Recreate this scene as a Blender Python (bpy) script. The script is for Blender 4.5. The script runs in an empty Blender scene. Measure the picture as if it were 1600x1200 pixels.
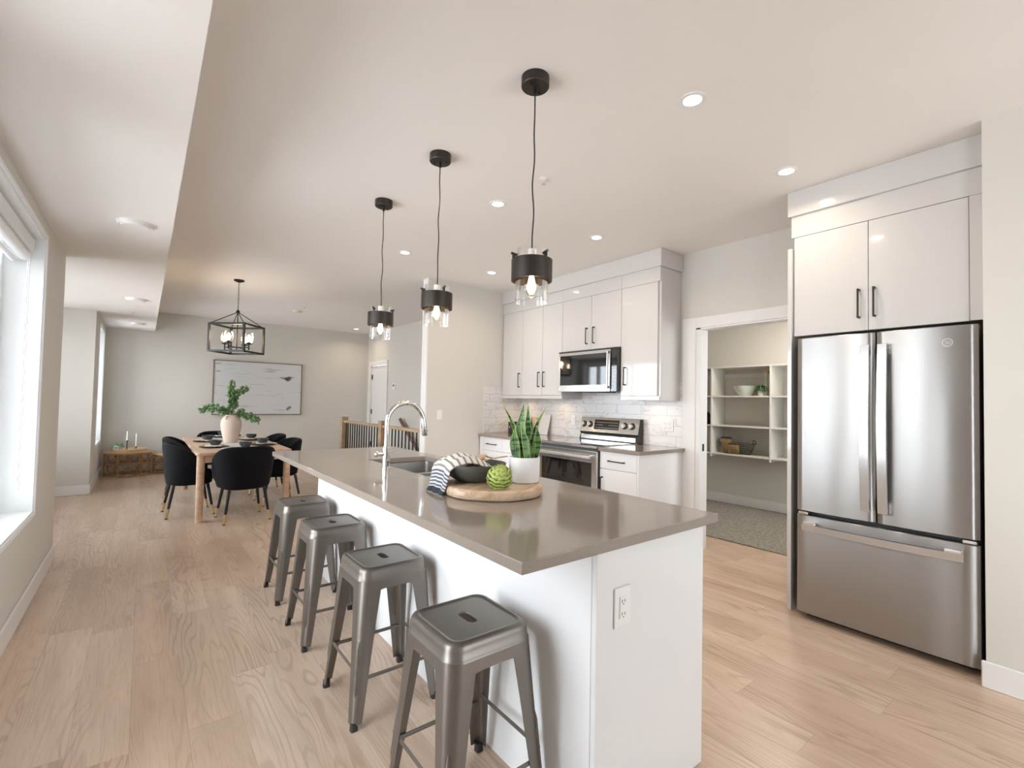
import bpy, math, random
from mathutils import Vector, Matrix
random.seed(7)
S = bpy.context.scene
COL = S.collection
PI = math.pi
R = math.radians
sin, cos = math.sin, math.cos

# ---------------------------------------------------------------- camera
YAW, PITCH, ROLL = R(37.971), R(1.657), R(1.155)
rr = Vector((cos(YAW), -sin(YAW), 0))
fw = Vector((sin(YAW) * cos(PITCH), cos(YAW) * cos(PITCH), sin(PITCH)))
uu = rr.cross(fw)
r2 = cos(ROLL) * rr + sin(ROLL) * uu
u2 = -sin(ROLL) * rr + cos(ROLL) * uu
camd = bpy.data.cameras.new('camera')
cam = bpy.data.objects.new('camera', camd)
COL.objects.link(cam)
m = Matrix((r2, u2, -fw)).transposed().to_4x4()
m.translation = Vector((0, 0, 1.316))
cam.matrix_world = m
camd.sensor_width = 36
camd.lens = 735.9 / 1600 * 36
camd.shift_y = 7.0 / 1600
camd.clip_start = 0.05
S.camera = cam

# ---------------------------------------------------------------- view / exposure
S.view_settings.view_transform = 'Standard'
S.view_settings.look = 'None'
S.view_settings.exposure = 0.20
S.view_settings.gamma = 1.0
S.view_settings.use_curve_mapping = False

# ---------------------------------------------------------------- world: bright overcast sky
W = bpy.data.worlds.new('sky')
S.world = W
W.use_nodes = True
wn, wl = W.node_tree.nodes, W.node_tree.links
wn.clear()
wo = wn.new('ShaderNodeOutputWorld')
wb = wn.new('ShaderNodeBackground')
wt = wn.new('ShaderNodeTexCoord')
ws = wn.new('ShaderNodeSeparateXYZ')
wr = wn.new('ShaderNodeValToRGB')
wl.new(wt.outputs['Generated'], ws.inputs[0])
wm = wn.new('ShaderNodeMath'); wm.operation = 'MULTIPLY_ADD'
wm.inputs[1].default_value = 0.5; wm.inputs[2].default_value = 0.5
wl.new(ws.outputs['Z'], wm.inputs[0])
wl.new(wm.outputs[0], wr.inputs[0])
cr = wr.color_ramp
cr.elements[0].position = 0.0; cr.elements[0].color = (0.66, 0.68, 0.70, 1)
cr.elements[1].position = 1.0; cr.elements[1].color = (0.78, 0.90, 1.0, 1)
for p, c in ((0.485, (0.72, 0.75, 0.78, 1)), (0.50, (0.78, 0.85, 0.93, 1)), (0.6, (0.88, 0.95, 1.0, 1))):
    e = cr.elements.new(p); e.color = c
wl.new(wr.outputs[0], wb.inputs[0])
WORLD_STRENGTH = 10.0
wb.inputs[1].default_value = WORLD_STRENGTH
wl.new(wb.outputs[0], wo.inputs[0])

# window openings of the room, most unseen and added for daylight: (axis, plane, a0, a1, z0, z1, facing)
WINS = [('x', -0.80, 2.30, 4.22, 0.56, 2.30, 1), ('x', -0.80, 1.15, 2.02, 0.06, 2.30, 1), ('x', -0.80, -2.30, -1.20, 0.06, 2.30, 1),
        ('x', -1.56, 5.35, 8.16, 0.56, 2.30, 1), ('x', -0.80, 8.90, 9.96, 0.57, 2.30, 1),
        ('y', 0.18, 4.45, 5.95, 0.80, 2.25, 1),
        ('y', -2.74, 1.70, 3.00, 0.10, 2.50, 1)]
for ax, pl, a0, a1, z0, z1, f in WINS:
    ld = bpy.data.lights.new('sky_portal', 'AREA')
    ld.shape = 'RECTANGLE'; ld.size = a1 - a0; ld.size_y = z1 - z0
    ld.cycles.is_portal = True
    lo = bpy.data.objects.new('sky_portal', ld); COL.objects.link(lo)
    if ax == 'x':
        lo.matrix_world = Matrix.Translation((pl - 0.06, (a0 + a1) / 2, (z0 + z1) / 2)) @ Matrix(((0, 0, -1), (1, 0, 0), (0, -1, 0))).to_4x4()
    else:
        lo.matrix_world = Matrix.Translation(((a0 + a1) / 2, pl - 0.06, (z0 + z1) / 2)) @ Matrix(((-1, 0, 0), (0, 0, -1), (0, -1, 0))).to_4x4()

DOWN_W, PEND_W, CH_W = 3.4, 1.6, 1.0        # watts of the recessed lights, pendant bulbs, chandelier bulbs
WARM = (1.0, 0.82, 0.64)

# ---------------------------------------------------------------- materials
MAT = {}
def newmat(name):
    mt = bpy.data.materials.new(name); mt.use_nodes = True
    nt = mt.node_tree
    return mt, nt, nt.nodes['Principled BSDF']

def N(nt, typ, **kw):
    n = nt.nodes.new(typ)
    for k, v in kw.items():
        if k == 'ins':
            for i, val in v.items():
                if isinstance(val, bpy.types.NodeSocket): nt.links.new(val, n.inputs[i])
                else: n.inputs[i].default_value = val
        else: setattr(n, k, v)
    return n

def M(name, col, rough=0.5, metal=0.0, coat=0.0, spec=0.5, emit=None, es=0.0, bump=None, var=0.0, vscale=3.0, sheen=0.0, trans=0.0):
    if name in MAT: return MAT[name]
    mt, nt, b = newmat(name)
    b.inputs['Base Color'].default_value = (*col, 1)
    b.inputs['Roughness'].default_value = rough
    b.inputs['Metallic'].default_value = metal
    b.inputs['Coat Weight'].default_value = coat
    b.inputs['Coat Roughness'].default_value = 0.04
    b.inputs['Specular IOR Level'].default_value = spec
    b.inputs['Sheen Weight'].default_value = sheen
    if emit:
        b.inputs['Emission Color'].default_value = (*emit, 1)
        b.inputs['Emission Strength'].default_value = es
    tc = N(nt, 'ShaderNodeTexCoord')
    if var > 0:
        nz = N(nt, 'ShaderNodeTexNoise', ins={'Vector': tc.outputs['Object'], 'Scale': vscale, 'Detail': 4.0})
        mx = N(nt, 'ShaderNodeMix', data_type='RGBA')
        nt.links.new(nz.outputs[0], mx.inputs['Factor'])
        mx.inputs['A'].default_value = (*[max(0, c * (1 - var)) for c in col], 1)
        mx.inputs['B'].default_value = (*[min(1, c * (1 + var)) for c in col], 1)
        nt.links.new(mx.outputs['Result'], b.inputs['Base Color'])
    if bump:
        sc, st = bump
        nz = N(nt, 'ShaderNodeTexNoise', ins={'Vector': tc.outputs['Object'], 'Scale': sc, 'Detail': 3.0})
        bp = N(nt, 'ShaderNodeBump', ins={'Height': nz.outputs[0], 'Strength': st, 'Distance': 0.002})
        nt.links.new(bp.outputs[0], b.inputs['Normal'])
    MAT[name] = mt
    return mt

wall_m = M('wall_paint', (0.665, 0.64, 0.59), 0.75, bump=(180, 0.08), var=0.012, vscale=1.5)
ceil_m = M('ceiling_paint', (0.86, 0.825, 0.79), 0.85, bump=(150, 0.10), var=0.01)
trim_m = M('trim_paint', (0.80, 0.79, 0.775), 0.30, var=0.01)
gloss_m = M('gloss_cabinet', (0.66, 0.645, 0.63), 0.10, coat=0.6, var=0.008)
panel_m = M('island_panel', (0.80, 0.80, 0.81), 0.14, coat=0.4, var=0.008)
satin_m = M('satin_panel', (0.85, 0.85, 0.86), 0.32, var=0.008)
frame_m = M('window_vinyl', (0.86, 0.88, 0.89), 0.35, var=0.008)
black_m = M('black_metal', (0.018, 0.017, 0.017), 0.38, metal=0.3, var=0.1)
blackp_m = M('black_plastic', (0.015, 0.015, 0.016), 0.35, var=0.1)
bronze_m = M('dark_bronze', (0.055, 0.048, 0.043), 0.42, metal=0.75, var=0.1)
glassblk_m = M('black_glass', (0.010, 0.010, 0.011), 0.04, coat=1.0, var=0.05)
gun_m = M('gunmetal', (0.205, 0.183, 0.162), 0.38, metal=0.75, var=0.06, vscale=8, bump=(60, 0.03))
rubber_m = M('dark_rubber', (0.03, 0.028, 0.026), 0.7, var=0.1)
chrome_m = M('chrome', (0.80, 0.80, 0.80), 0.07, metal=1.0, var=0.01)
hand_m = M('brushed_handle', (0.78, 0.78, 0.78), 0.24, metal=1.0, var=0.02)
sink_m = M('sink_steel', (0.58, 0.57, 0.55), 0.30, metal=1.0, var=0.04)
fside_m = M('fridge_side', (0.055, 0.056, 0.058), 0.45, metal=0.3, var=0.05)
white_m = M('white_plastic', (0.83, 0.83, 0.82), 0.30, var=0.01)
ceram_m = M('white_ceramic', (0.80, 0.78, 0.77), 0.45, var=0.03, vscale=30)
velvet_m = M('black_velvet', (0.0065, 0.007, 0.0095), 0.9, sheen=0.05, spec=0.15, var=0.25, vscale=9, bump=(220, 0.25))
brass_m = M('brass', (0.72, 0.50, 0.25), 0.28, metal=1.0, var=0.04)
legblk_m = M('black_leg', (0.012, 0.012, 0.013), 0.35, var=0.1)
slate_m = M('slate_stoneware', (0.045, 0.053, 0.055), 0.45, var=0.15, vscale=20)
bowl_m = M('charcoal_stoneware', (0.090, 0.090, 0.090), 0.38, var=0.12, vscale=20)
napkin_m = M('cream_cloth', (0.66, 0.60, 0.52), 0.9, var=0.05, vscale=20, bump=(250, 0.3))
runner_m = M('linen_runner', (0.62, 0.585, 0.55), 0.9, var=0.05, vscale=30, bump=(300, 0.3))
vase_m = M('terracotta_vase', (0.64, 0.52, 0.435), 0.75, var=0.06, vscale=6, bump=(60, 0.15))
leafe_m = M('eucalyptus_leaf', (0.115, 0.215, 0.075), 0.5, var=0.6, vscale=25)
stem_m = M('green_stem', (0.16, 0.20, 0.08), 0.6, var=0.2)
fern_m = M('dark_foliage', (0.03, 0.10, 0.035), 0.55, var=0.4, vscale=30)
succ_m = M('succulent_leaf', (0.16, 0.34, 0.13), 0.5, var=0.3, vscale=20)
arti_m = M('artichoke_scale', (0.40, 0.47, 0.12), 0.5, var=0.30, vscale=22)
candle_m = M('candle_wax', (0.86, 0.85, 0.84), 0.5, var=0.01)
rattan_m = M('rattan', (0.44, 0.24, 0.10), 0.5, var=0.35, vscale=18)
rattanl_m = M('light_rattan', (0.64, 0.41, 0.20), 0.5, var=0.2, vscale=14)
utens_m = M('utensil_wood', (0.62, 0.38, 0.20), 0.5, var=0.15, vscale=12)
soil_m = M('soil', (0.05, 0.035, 0.025), 0.9, var=0.3, vscale=40)
marble_b = M('marble_board', (0.74, 0.72, 0.70), 0.25, var=0.1, vscale=9)
seed_m = M('paper_bag', (0.36, 0.24, 0.10), 0.6, var=0.4, vscale=25)
baglabel_m = M('brown_band', (0.07, 0.045, 0.03), 0.6, var=0.2)
outlet_m = M('outlet_hole', (0.05, 0.05, 0.05), 0.6, var=0.1)
lens_m = M('light_lens', (0.9, 0.88, 0.85), 0.4, emit=(1.0, 0.90, 0.76), es=9.0, var=0.0)
litefix_m = M('fixture_diffuser', (0.84, 0.82, 0.78), 0.4, var=0.01)
filament_m = M('filament', (1, 0.8, 0.5), 0.4, emit=(1.0, 0.70, 0.38), es=45.0)
cream_m = M('cream_plastic', (0.70, 0.64, 0.50), 0.5, var=0.03)
stairc_m = M('stair_carpet', (0.42, 0.40, 0.38), 0.95, var=0.1, vscale=80)
gold_m = M('gold_print', (0.55, 0.40, 0.18), 0.4, metal=0.5, var=0.1)
print_m = M('display_print', (0.55, 0.53, 0.48), 0.5, var=0.05)

def wood(name, c1, c2, axis='X', scale=1.0, rough=0.45, ring=10.0):
    mt, nt, b = newmat(name)
    tc = N(nt, 'ShaderNodeTexCoord')
    s = [22 * scale] * 3; s['XYZ'.index(axis)] = 1.6 * scale
    mp = N(nt, 'ShaderNodeMapping', ins={'Vector': tc.outputs['Object'], 'Scale': s})
    nz = N(nt, 'ShaderNodeTexNoise', ins={'Vector': mp.outputs[0], 'Scale': 1.0, 'Detail': 6.0, 'Distortion': 0.6})
    mx = N(nt, 'ShaderNodeValToRGB')
    nt.links.new(nz.outputs[0], mx.inputs[0])
    mx.color_ramp.elements[0].position = 0.3; mx.color_ramp.elements[0].color = (*c1, 1)
    mx.color_ramp.elements[1].position = 0.7; mx.color_ramp.elements[1].color = (*c2, 1)
    nt.links.new(mx.outputs[0], b.inputs['Base Color'])
    b.inputs['Roughness'].default_value = rough
    return mt
tablew_m = wood('table_wood', (0.55, 0.35, 0.23), (0.72, 0.51, 0.36), 'Y', rough=0.4)
oak_m = wood('oak_rail', (0.36, 0.24, 0.14), (0.50, 0.36, 0.23), 'Y')
darkoak_m = wood('walnut_rail', (0.13, 0.075, 0.04), (0.24, 0.15, 0.09), 'Y')
boardw_m = wood('board_wood', (0.46, 0.29, 0.17), (0.74, 0.57, 0.42), 'X', 1.1, 0.55)
trayw_m = wood('tray_wood', (0.60, 0.42, 0.24), (0.74, 0.56, 0.36), 'X', 1.0, 0.5)

def floor_material():
    mt, nt, b = newmat('oak_plank_floor')
    L = nt.links
    tc = N(nt, 'ShaderNodeTexCoord')
    sp = N(nt, 'ShaderNodeSeparateXYZ', ins={0: tc.outputs['Object']})
    rw = N(nt, 'ShaderNodeMath', operation='DIVIDE', ins={0: sp.outputs['X'], 1: 0.182})
    rf = N(nt, 'ShaderNodeMath', operation='FLOOR', ins={0: rw.outputs[0]})
    wn_ = N(nt, 'ShaderNodeTexWhiteNoise', noise_dimensions='1D', ins={'W': rf.outputs[0]})
    yo = N(nt, 'ShaderNodeMath', operation='MULTIPLY_ADD', ins={0: wn_.outputs['Value'], 1: 1.22, 2: sp.outputs['Y']})
    cb = N(nt, 'ShaderNodeCombineXYZ', ins={'X': yo.outputs[0], 'Y': sp.outputs['X'], 'Z': 0.0})
    def brick(c1, c2, mort, ms):
        bt = N(nt, 'ShaderNodeTexBrick', ins={'Vector': cb.outputs[0], 'Color1': c1, 'Color2': c2, 'Mortar': mort, 'Scale': 1.0,
               'Mortar Size': ms, 'Mortar Smooth': 0.1, 'Bias': 0.0, 'Brick Width': 1.22, 'Row Height': 0.182})
        bt.offset = 0.0; bt.squash = 1.0
        return bt
    ident = brick((0, 0, 0, 1), (1, 1, 1, 1), (0.5, 0.5, 0.5, 1), 0.0)
    joint = brick((1, 1, 1, 1), (1, 1, 1, 1), (0, 0, 0, 1), 0.0011)
    pid = N(nt, 'ShaderNodeSeparateColor', ins={0: ident.outputs['Color']})
    w = N(nt, 'ShaderNodeMath', operation='MULTIPLY', ins={0: pid.outputs[0], 1: 37.0})
    # cathedral grain: contour lines of a stretched noise
    mp = N(nt, 'ShaderNodeMapping', ins={'Vector': cb.outputs[0], 'Scale': (0.75, 6.0, 1)})
    nz = N(nt, 'ShaderNodeTexNoise', noise_dimensions='4D', ins={'Vector': mp.outputs[0], 'W': w.outputs[0], 'Scale': 1.0, 'Detail': 2.0, 'Roughness': 0.45, 'Distortion': 0.25})
    mu = N(nt, 'ShaderNodeMath', operation='MULTIPLY', ins={0: nz.outputs[0], 1: 125.0})
    sn = N(nt, 'ShaderNodeMath', operation='SINE', ins={0: mu.outputs[0]})
    s1 = N(nt, 'ShaderNodeMapRange', ins={'Value': sn.outputs[0], 'From Min': 0.25, 'From Max': 1.0, 'To Min': 0.0, 'To Max': 1.0})
    # fade of the grain lines by a broad mask
    mk = N(nt, 'ShaderNodeTexNoise', noise_dimensions='4D', ins={'Vector': mp.outputs[0], 'W': w.outputs[0], 'Scale': 0.9, 'Detail': 1.0})
    mkr = N(nt, 'ShaderNodeMapRange', ins={'Value': mk.outputs[0], 'From Min': 0.42, 'From Max': 0.62, 'To Min': 0.15, 'To Max': 1.0})
    ln = N(nt, 'ShaderNodeMath', operation='MULTIPLY', ins={0: s1.outputs[0], 1: mkr.outputs[0]})
    # fine pores
    mp2 = N(nt, 'ShaderNodeMapping', ins={'Vector': cb.outputs[0], 'Scale': (5.0, 150.0, 1)})
    nf = N(nt, 'ShaderNodeTexNoise', noise_dimensions='4D', ins={'Vector': mp2.outputs[0], 'W': w.outputs[0], 'Scale': 1.0, 'Detail': 3.0})
    # plank tone
    r1 = N(nt, 'ShaderNodeValToRGB'); L.new(pid.outputs[0], r1.inputs[0])
    e = r1.color_ramp.elements
    e[0].color = (0.585, 0.44, 0.33, 1); e[1].color = (0.685, 0.54, 0.425, 1)
    e2 = r1.color_ramp.elements.new(0.5); e2.color = (0.635, 0.485, 0.37, 1)
    br = N(nt, 'ShaderNodeTexNoise', noise_dimensions='4D', ins={'Vector': mp.outputs[0], 'W': w.outputs[0], 'Scale': 1.6, 'Detail': 3.0})
    m0 = N(nt, 'ShaderNodeMix', data_type='RGBA', blend_type='MULTIPLY', ins={'Factor': 1.0, 'A': r1.outputs[0]})
    brr = N(nt, 'ShaderNodeValToRGB'); L.new(br.outputs[0], brr.inputs[0])
    brr.color_ramp.elements[0].position = 0.25; brr.color_ramp.elements[0].color = (0.83, 0.80, 0.77, 1)
    brr.color_ramp.elements[1].position = 0.75; brr.color_ramp.elements[1].color = (1.08, 1.08, 1.09, 1)
    L.new(brr.outputs[0], m0.inputs['B'])
    lf = N(nt, 'ShaderNodeMath', operation='MULTIPLY', ins={0: ln.outputs[0], 1: 0.42})
    m1 = N(nt, 'ShaderNodeMix', data_type='RGBA', ins={'Factor': lf.outputs[0], 'A': m0.outputs['Result'], 'B': (0.27, 0.155, 0.09, 1)})
    pf = N(nt, 'ShaderNodeMapRange', ins={'Value': nf.outputs[0], 'From Min': 0.52, 'From Max': 0.72, 'To Min': 0.0, 'To Max': 0.30})
    m2 = N(nt, 'ShaderNodeMix', data_type='RGBA', ins={'Factor': pf.outputs[0], 'A': m1.outputs['Result'], 'B': (0.27, 0.17, 0.11, 1)})
    js = N(nt, 'ShaderNodeMapRange', ins={'Value': joint.outputs['Fac'], 'From Min': 0.0, 'From Max': 1.0, 'To Min': 0.0, 'To Max': 0.35})
    m3 = N(nt, 'ShaderNodeMix', data_type='RGBA', ins={'Factor': js.outputs[0], 'A': m2.outputs['Result'], 'B': (0.20, 0.125, 0.08, 1)})
    L.new(m3.outputs['Result'], b.inputs['Base Color'])
    b.inputs['Roughness'].default_value = 0.33
    b.inputs['Specular IOR Level'].default_value = 0.5
    bp = N(nt, 'ShaderNodeBump', ins={'Height': nf.outputs[0], 'Strength': 0.06, 'Distance': 0.001})
    L.new(bp.outputs[0], b.inputs['Normal'])
    return mt
floor_m = floor_material()

def quartz_material():
    mt, nt, b = newmat('taupe_quartz')
    tc = N(nt, 'ShaderNodeTexCoord')
    nz = N(nt, 'ShaderNodeTexNoise', ins={'Vector': tc.outputs['Object'], 'Scale': 260.0, 'Detail': 2.0})
    r = N(nt, 'ShaderNodeValToRGB'); nt.links.new(nz.outputs[0], r.inputs[0])
    r.color_ramp.elements[0].position = 0.3; r.color_ramp.elements[0].color = (0.275, 0.232, 0.196, 1)
    r.color_ramp.elements[1].position = 0.7; r.color_ramp.elements[1].color = (0.315, 0.268, 0.230, 1)
    nt.links.new(r.outputs[0], b.inputs['Base Color'])
    b.inputs['Roughness'].default_value = 0.09
    b.inputs['Specular IOR Level'].default_value = 0.55
    return mt
quartz_m = quartz_material()

def steel_material(name, axis, rough=0.2, wav=1.0, col=(0.56, 0.555, 0.55), ani=0.6, rot=0.0):
    """brushed steel sheet: fine horizontal brush lines across 'axis' and a slow waviness"""
    mt, nt, b = newmat(name)
    b.inputs['Metallic'].default_value = 1.0
    b.inputs['Base Color'].default_value = (*col, 1)
    tc = N(nt, 'ShaderNodeTexCoord')
    s = [3.0, 3.0, 3.0]; s[2] = 500.0
    mp = N(nt, 'ShaderNodeMapping', ins={'Vector': tc.outputs['Object'], 'Scale': s})
    nz = N(nt, 'ShaderNodeTexNoise', ins={'Vector': mp.outputs[0], 'Scale': 1.0, 'Detail': 2.0})
    mr = N(nt, 'ShaderNodeMapRange', ins={'Value': nz.outputs[0], 'To Min': rough - 0.03, 'To Max': rough + 0.05})
    nt.links.new(mr.outputs[0], b.inputs['Roughness'])
    mp2 = N(nt, 'ShaderNodeMapping', ins={'Vector': tc.outputs['Object'], 'Scale': (4.5, 4.5, 0.9)})
    n2 = N(nt, 'ShaderNodeTexNoise', ins={'Vector': mp2.outputs[0], 'Scale': 1.0, 'Detail': 0.5})
    bp = N(nt, 'ShaderNodeBump', ins={'Height': n2.outputs[0], 'Strength': wav, 'Distance': 0.012})
    nt.links.new(bp.outputs[0], b.inputs['Normal'])
    b.inputs['Anisotropic'].default_value = ani
    b.inputs['Anisotropic Rotation'].default_value = rot
    tg = N(nt, 'ShaderNodeTangent', direction_type='RADIAL', axis='Z')
    nt.links.new(tg.outputs[0], b.inputs['Tangent'])
    return mt
steel_m = steel_material('brushed_steel_sheet', 'Z', 0.36, 0.9, (0.42, 0.415, 0.41), 0.85, 0.25)
steel2_m = steel_material('range_steel', 'Z', 0.17, 0.12, (0.60, 0.59, 0.57))

def tile_material():
    mt, nt, b = newmat('marble_subway_tile')
    L = nt.links
    tc = N(nt, 'ShaderNodeTexCoord')
    sp = N(nt, 'ShaderNodeSeparateXYZ', ins={0: tc.outputs['Object']})
    ad = N(nt, 'ShaderNodeMath', operation='ADD', ins={0: sp.outputs['X'], 1: sp.outputs['Y']})
    zz = N(nt, 'ShaderNodeMath', operation='ADD', ins={0: sp.outputs['Z'], 1: -0.915})
    cb = N(nt, 'ShaderNodeCombineXYZ', ins={'X': ad.outputs[0], 'Y': zz.outputs[0], 'Z': 0.0})
    bt = N(nt, 'ShaderNodeTexBrick', ins={'Vector': cb.outputs[0], 'Color1': (0, 0, 0, 1), 'Color2': (1, 1, 1, 1), 'Mortar': (0.5, 0.5, 0.5, 1),
           'Scale': 1.0, 'Mortar Size': 0.0016, 'Mortar Smooth': 0.1, 'Brick Width': 0.305, 'Row Height': 0.1})
    bt.offset = 0.33; bt.offset_frequency = 2
    pid = N(nt, 'ShaderNodeSeparateColor', ins={0: bt.outputs['Color']})
    w = N(nt, 'ShaderNodeMath', operation='MULTIPLY', ins={0: pid.outputs[0], 1: 23.0})
    mp = N(nt, 'ShaderNodeMapping', ins={'Vector': cb.outputs[0], 'Rotation': (0, 0, 0.8), 'Scale': (2.0, 5.5, 1)})
    nz = N(nt, 'ShaderNodeTexNoise', noise_dimensions='4D', ins={'Vector': mp.outputs[0], 'W': w.outputs[0], 'Scale': 1.1, 'Detail': 3.0, 'Distortion': 0.8})
    a = N(nt, 'ShaderNodeMath', operation='SUBTRACT', ins={0: nz.outputs[0], 1: 0.5})
    a2 = N(nt, 'ShaderNodeMath', operation='ABSOLUTE', ins={0: a.outputs[0]})
    vr = N(nt, 'ShaderNodeMapRange', ins={'Value': a2.outputs[0], 'From Min': 0.0, 'From Max': 0.022, 'To Min': 0.5, 'To Max': 0.0})
    m1 = N(nt, 'ShaderNodeMix', data_type='RGBA', ins={'Factor': vr.outputs[0], 'A': (0.74, 0.72, 0.71, 1), 'B': (0.42, 0.39, 0.37, 1)})
    m2 = N(nt, 'ShaderNodeMix', data_type='RGBA', ins={'Factor': bt.outputs['Fac'], 'A': m1.outputs['Result'], 'B': (0.40, 0.385, 0.37, 1)})
    L.new(m2.outputs['Result'], b.inputs['Base Color'])
    b.inputs['Roughness'].default_value = 0.16
    return mt
tile_m = tile_material()

def rug_material():
    mt, nt, b = newmat('grey_rug_pile')
    tc = N(nt, 'ShaderNodeTexCoord')
    nz = N(nt, 'ShaderNodeTexNoise', ins={'Vector': tc.outputs['Object'], 'Scale': 55.0, 'Detail': 6.0})
    r = N(nt, 'ShaderNodeValToRGB'); nt.links.new(nz.outputs[0], r.inputs[0])
    r.color_ramp.elements[0].position = 0.35; r.color_ramp.elements[0].color = (0.17, 0.155, 0.13, 1)
    r.color_ramp.elements[1].position = 0.65; r.color_ramp.elements[1].color = (0.33, 0.305, 0.26, 1)
    nt.links.new(r.outputs[0], b.inputs['Base Color'])
    b.inputs['Roughness'].default_value = 0.95
    bp = N(nt, 'ShaderNodeBump', ins={'Height': nz.outputs[0], 'Strength': 0.6, 'Distance': 0.006})
    nt.links.new(bp.outputs[0], b.inputs['Normal'])
    return mt
rug_m = rug_material()

def clear_glass(name, tint=(1, 1, 1), ior=1.45, boost=1.0):
    mt, nt, b = newmat(name)
    nt.nodes.remove(b)
    out = nt.nodes['Material Output']
    t = N(nt, 'ShaderNodeBsdfTransparent', ins={0: (*tint, 1)})
    g = N(nt, 'ShaderNodeBsdfGlossy', ins={0: (1, 1, 1, 1), 1: 0.02})
    f = N(nt, 'ShaderNodeFresnel', ins={0: ior})
    k = N(nt, 'ShaderNodeMath', operation='MULTIPLY', ins={0: f.outputs[0], 1: boost}); k.use_clamp = True
    mx = N(nt, 'ShaderNodeMixShader', ins={0: k.outputs[0], 1: t.outputs[0], 2: g.outputs[0]})
    nt.links.new(mx.outputs[0], out.inputs[0])
    return mt
pane_m = clear_glass('window_glass')
shade_glass_m = clear_glass('shade_glass', (0.985, 0.985, 0.985), 1.45, 0.55)
bulb_glass_m = clear_glass('bulb_glass', (1.0, 0.95, 0.86), 1.45, 1.0)

def towel_material():
    mt, nt, b = newmat('striped_towel')
    uv = N(nt, 'ShaderNodeUVMap')
    sp = N(nt, 'ShaderNodeSeparateXYZ', ins={0: uv.outputs[0]})
    # thin pin stripes across the width, broad navy bands near the hem
    m_ = N(nt, 'ShaderNodeMath', operation='MULTIPLY', ins={0: sp.outputs['X'], 1: 13.0})
    fr = N(nt, 'ShaderNodeMath', operation='FRACT', ins={0: m_.outputs[0]})
    st = N(nt, 'ShaderNodeMath', operation='GREATER_THAN', ins={0: fr.outputs[0], 1: 0.66})
    c1 = N(nt, 'ShaderNodeMix', data_type='RGBA', ins={'Factor': st.outputs[0], 'A': (0.76, 0.72, 0.68, 1), 'B': (0.27, 0.235, 0.21, 1)})
    hem = N(nt, 'ShaderNodeMath', operation='GREATER_THAN', ins={0: sp.outputs['X'], 1: 0.72})
    n_ = N(nt, 'ShaderNodeMath', operation='MULTIPLY', ins={0: sp.outputs['X'], 1: 24.0})
    f2 = N(nt, 'ShaderNodeMath', operation='FRACT', ins={0: n_.outputs[0]})
    s2 = N(nt, 'ShaderNodeMath', operation='GREATER_THAN', ins={0: f2.outputs[0], 1: 0.45})
    c2 = N(nt, 'ShaderNodeMix', data_type='RGBA', ins={'Factor': s2.outputs[0], 'A': (0.60, 0.58, 0.58, 1), 'B': (0.095, 0.11, 0.15, 1)})
    end = N(nt, 'ShaderNodeMath', operation='GREATER_THAN', ins={0: sp.outputs['X'], 1: 0.93})
    c3 = N(nt, 'ShaderNodeMix', data_type='RGBA', ins={'Factor': end.outputs[0], 'A': c2.outputs['Result'], 'B': (0.03, 0.035, 0.045, 1)})
    c4 = N(nt, 'ShaderNodeMix', data_type='RGBA', ins={'Factor': hem.outputs[0], 'A': c1.outputs['Result'], 'B': c3.outputs['Result']})
    nt.links.new(c4.outputs['Result'], b.inputs['Base Color'])
    b.inputs['Roughness'].default_value = 0.95
    tc = N(nt, 'ShaderNodeTexCoord')
    nz = N(nt, 'ShaderNodeTexNoise', ins={'Vector': tc.outputs['Object'], 'Scale': 400.0})
    bp = N(nt, 'ShaderNodeBump', ins={'Height': nz.outputs[0], 'Strength': 0.3, 'Distance': 0.001})
    nt.links.new(bp.outputs[0], b.inputs['Normal'])
    return mt
towel_m = towel_material()

def snake_material():
    mt, nt, b = newmat('snake_plant_leaf')
    tc = N(nt, 'ShaderNodeTexCoord')
    mp = N(nt, 'ShaderNodeMapping', ins={'Vector': tc.outputs['Object'], 'Scale': (9, 9, 62)})
    nz = N(nt, 'ShaderNodeTexNoise', ins={'Vector': mp.outputs[0], 'Scale': 1.0, 'Detail': 2.5, 'Distortion': 0.5})
    r = N(nt, 'ShaderNodeValToRGB'); nt.links.new(nz.outputs[0], r.inputs[0])
    r.color_ramp.elements[0].position = 0.40; r.color_ramp.elements[0].color = (0.016, 0.060, 0.024, 1)
    r.color_ramp.elements[1].position = 0.50; r.color_ramp.elements[1].color = (0.135, 0.285, 0.075, 1)
    nt.links.new(r.outputs[0], b.inputs['Base Color'])
    b.inputs['Roughness'].default_value = 0.38
    return mt
snake_m = snake_material()
snake_edge_m = M('snake_leaf_edge', (0.42, 0.52, 0.16), 0.45, var=0.15, vscale=30)

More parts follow.
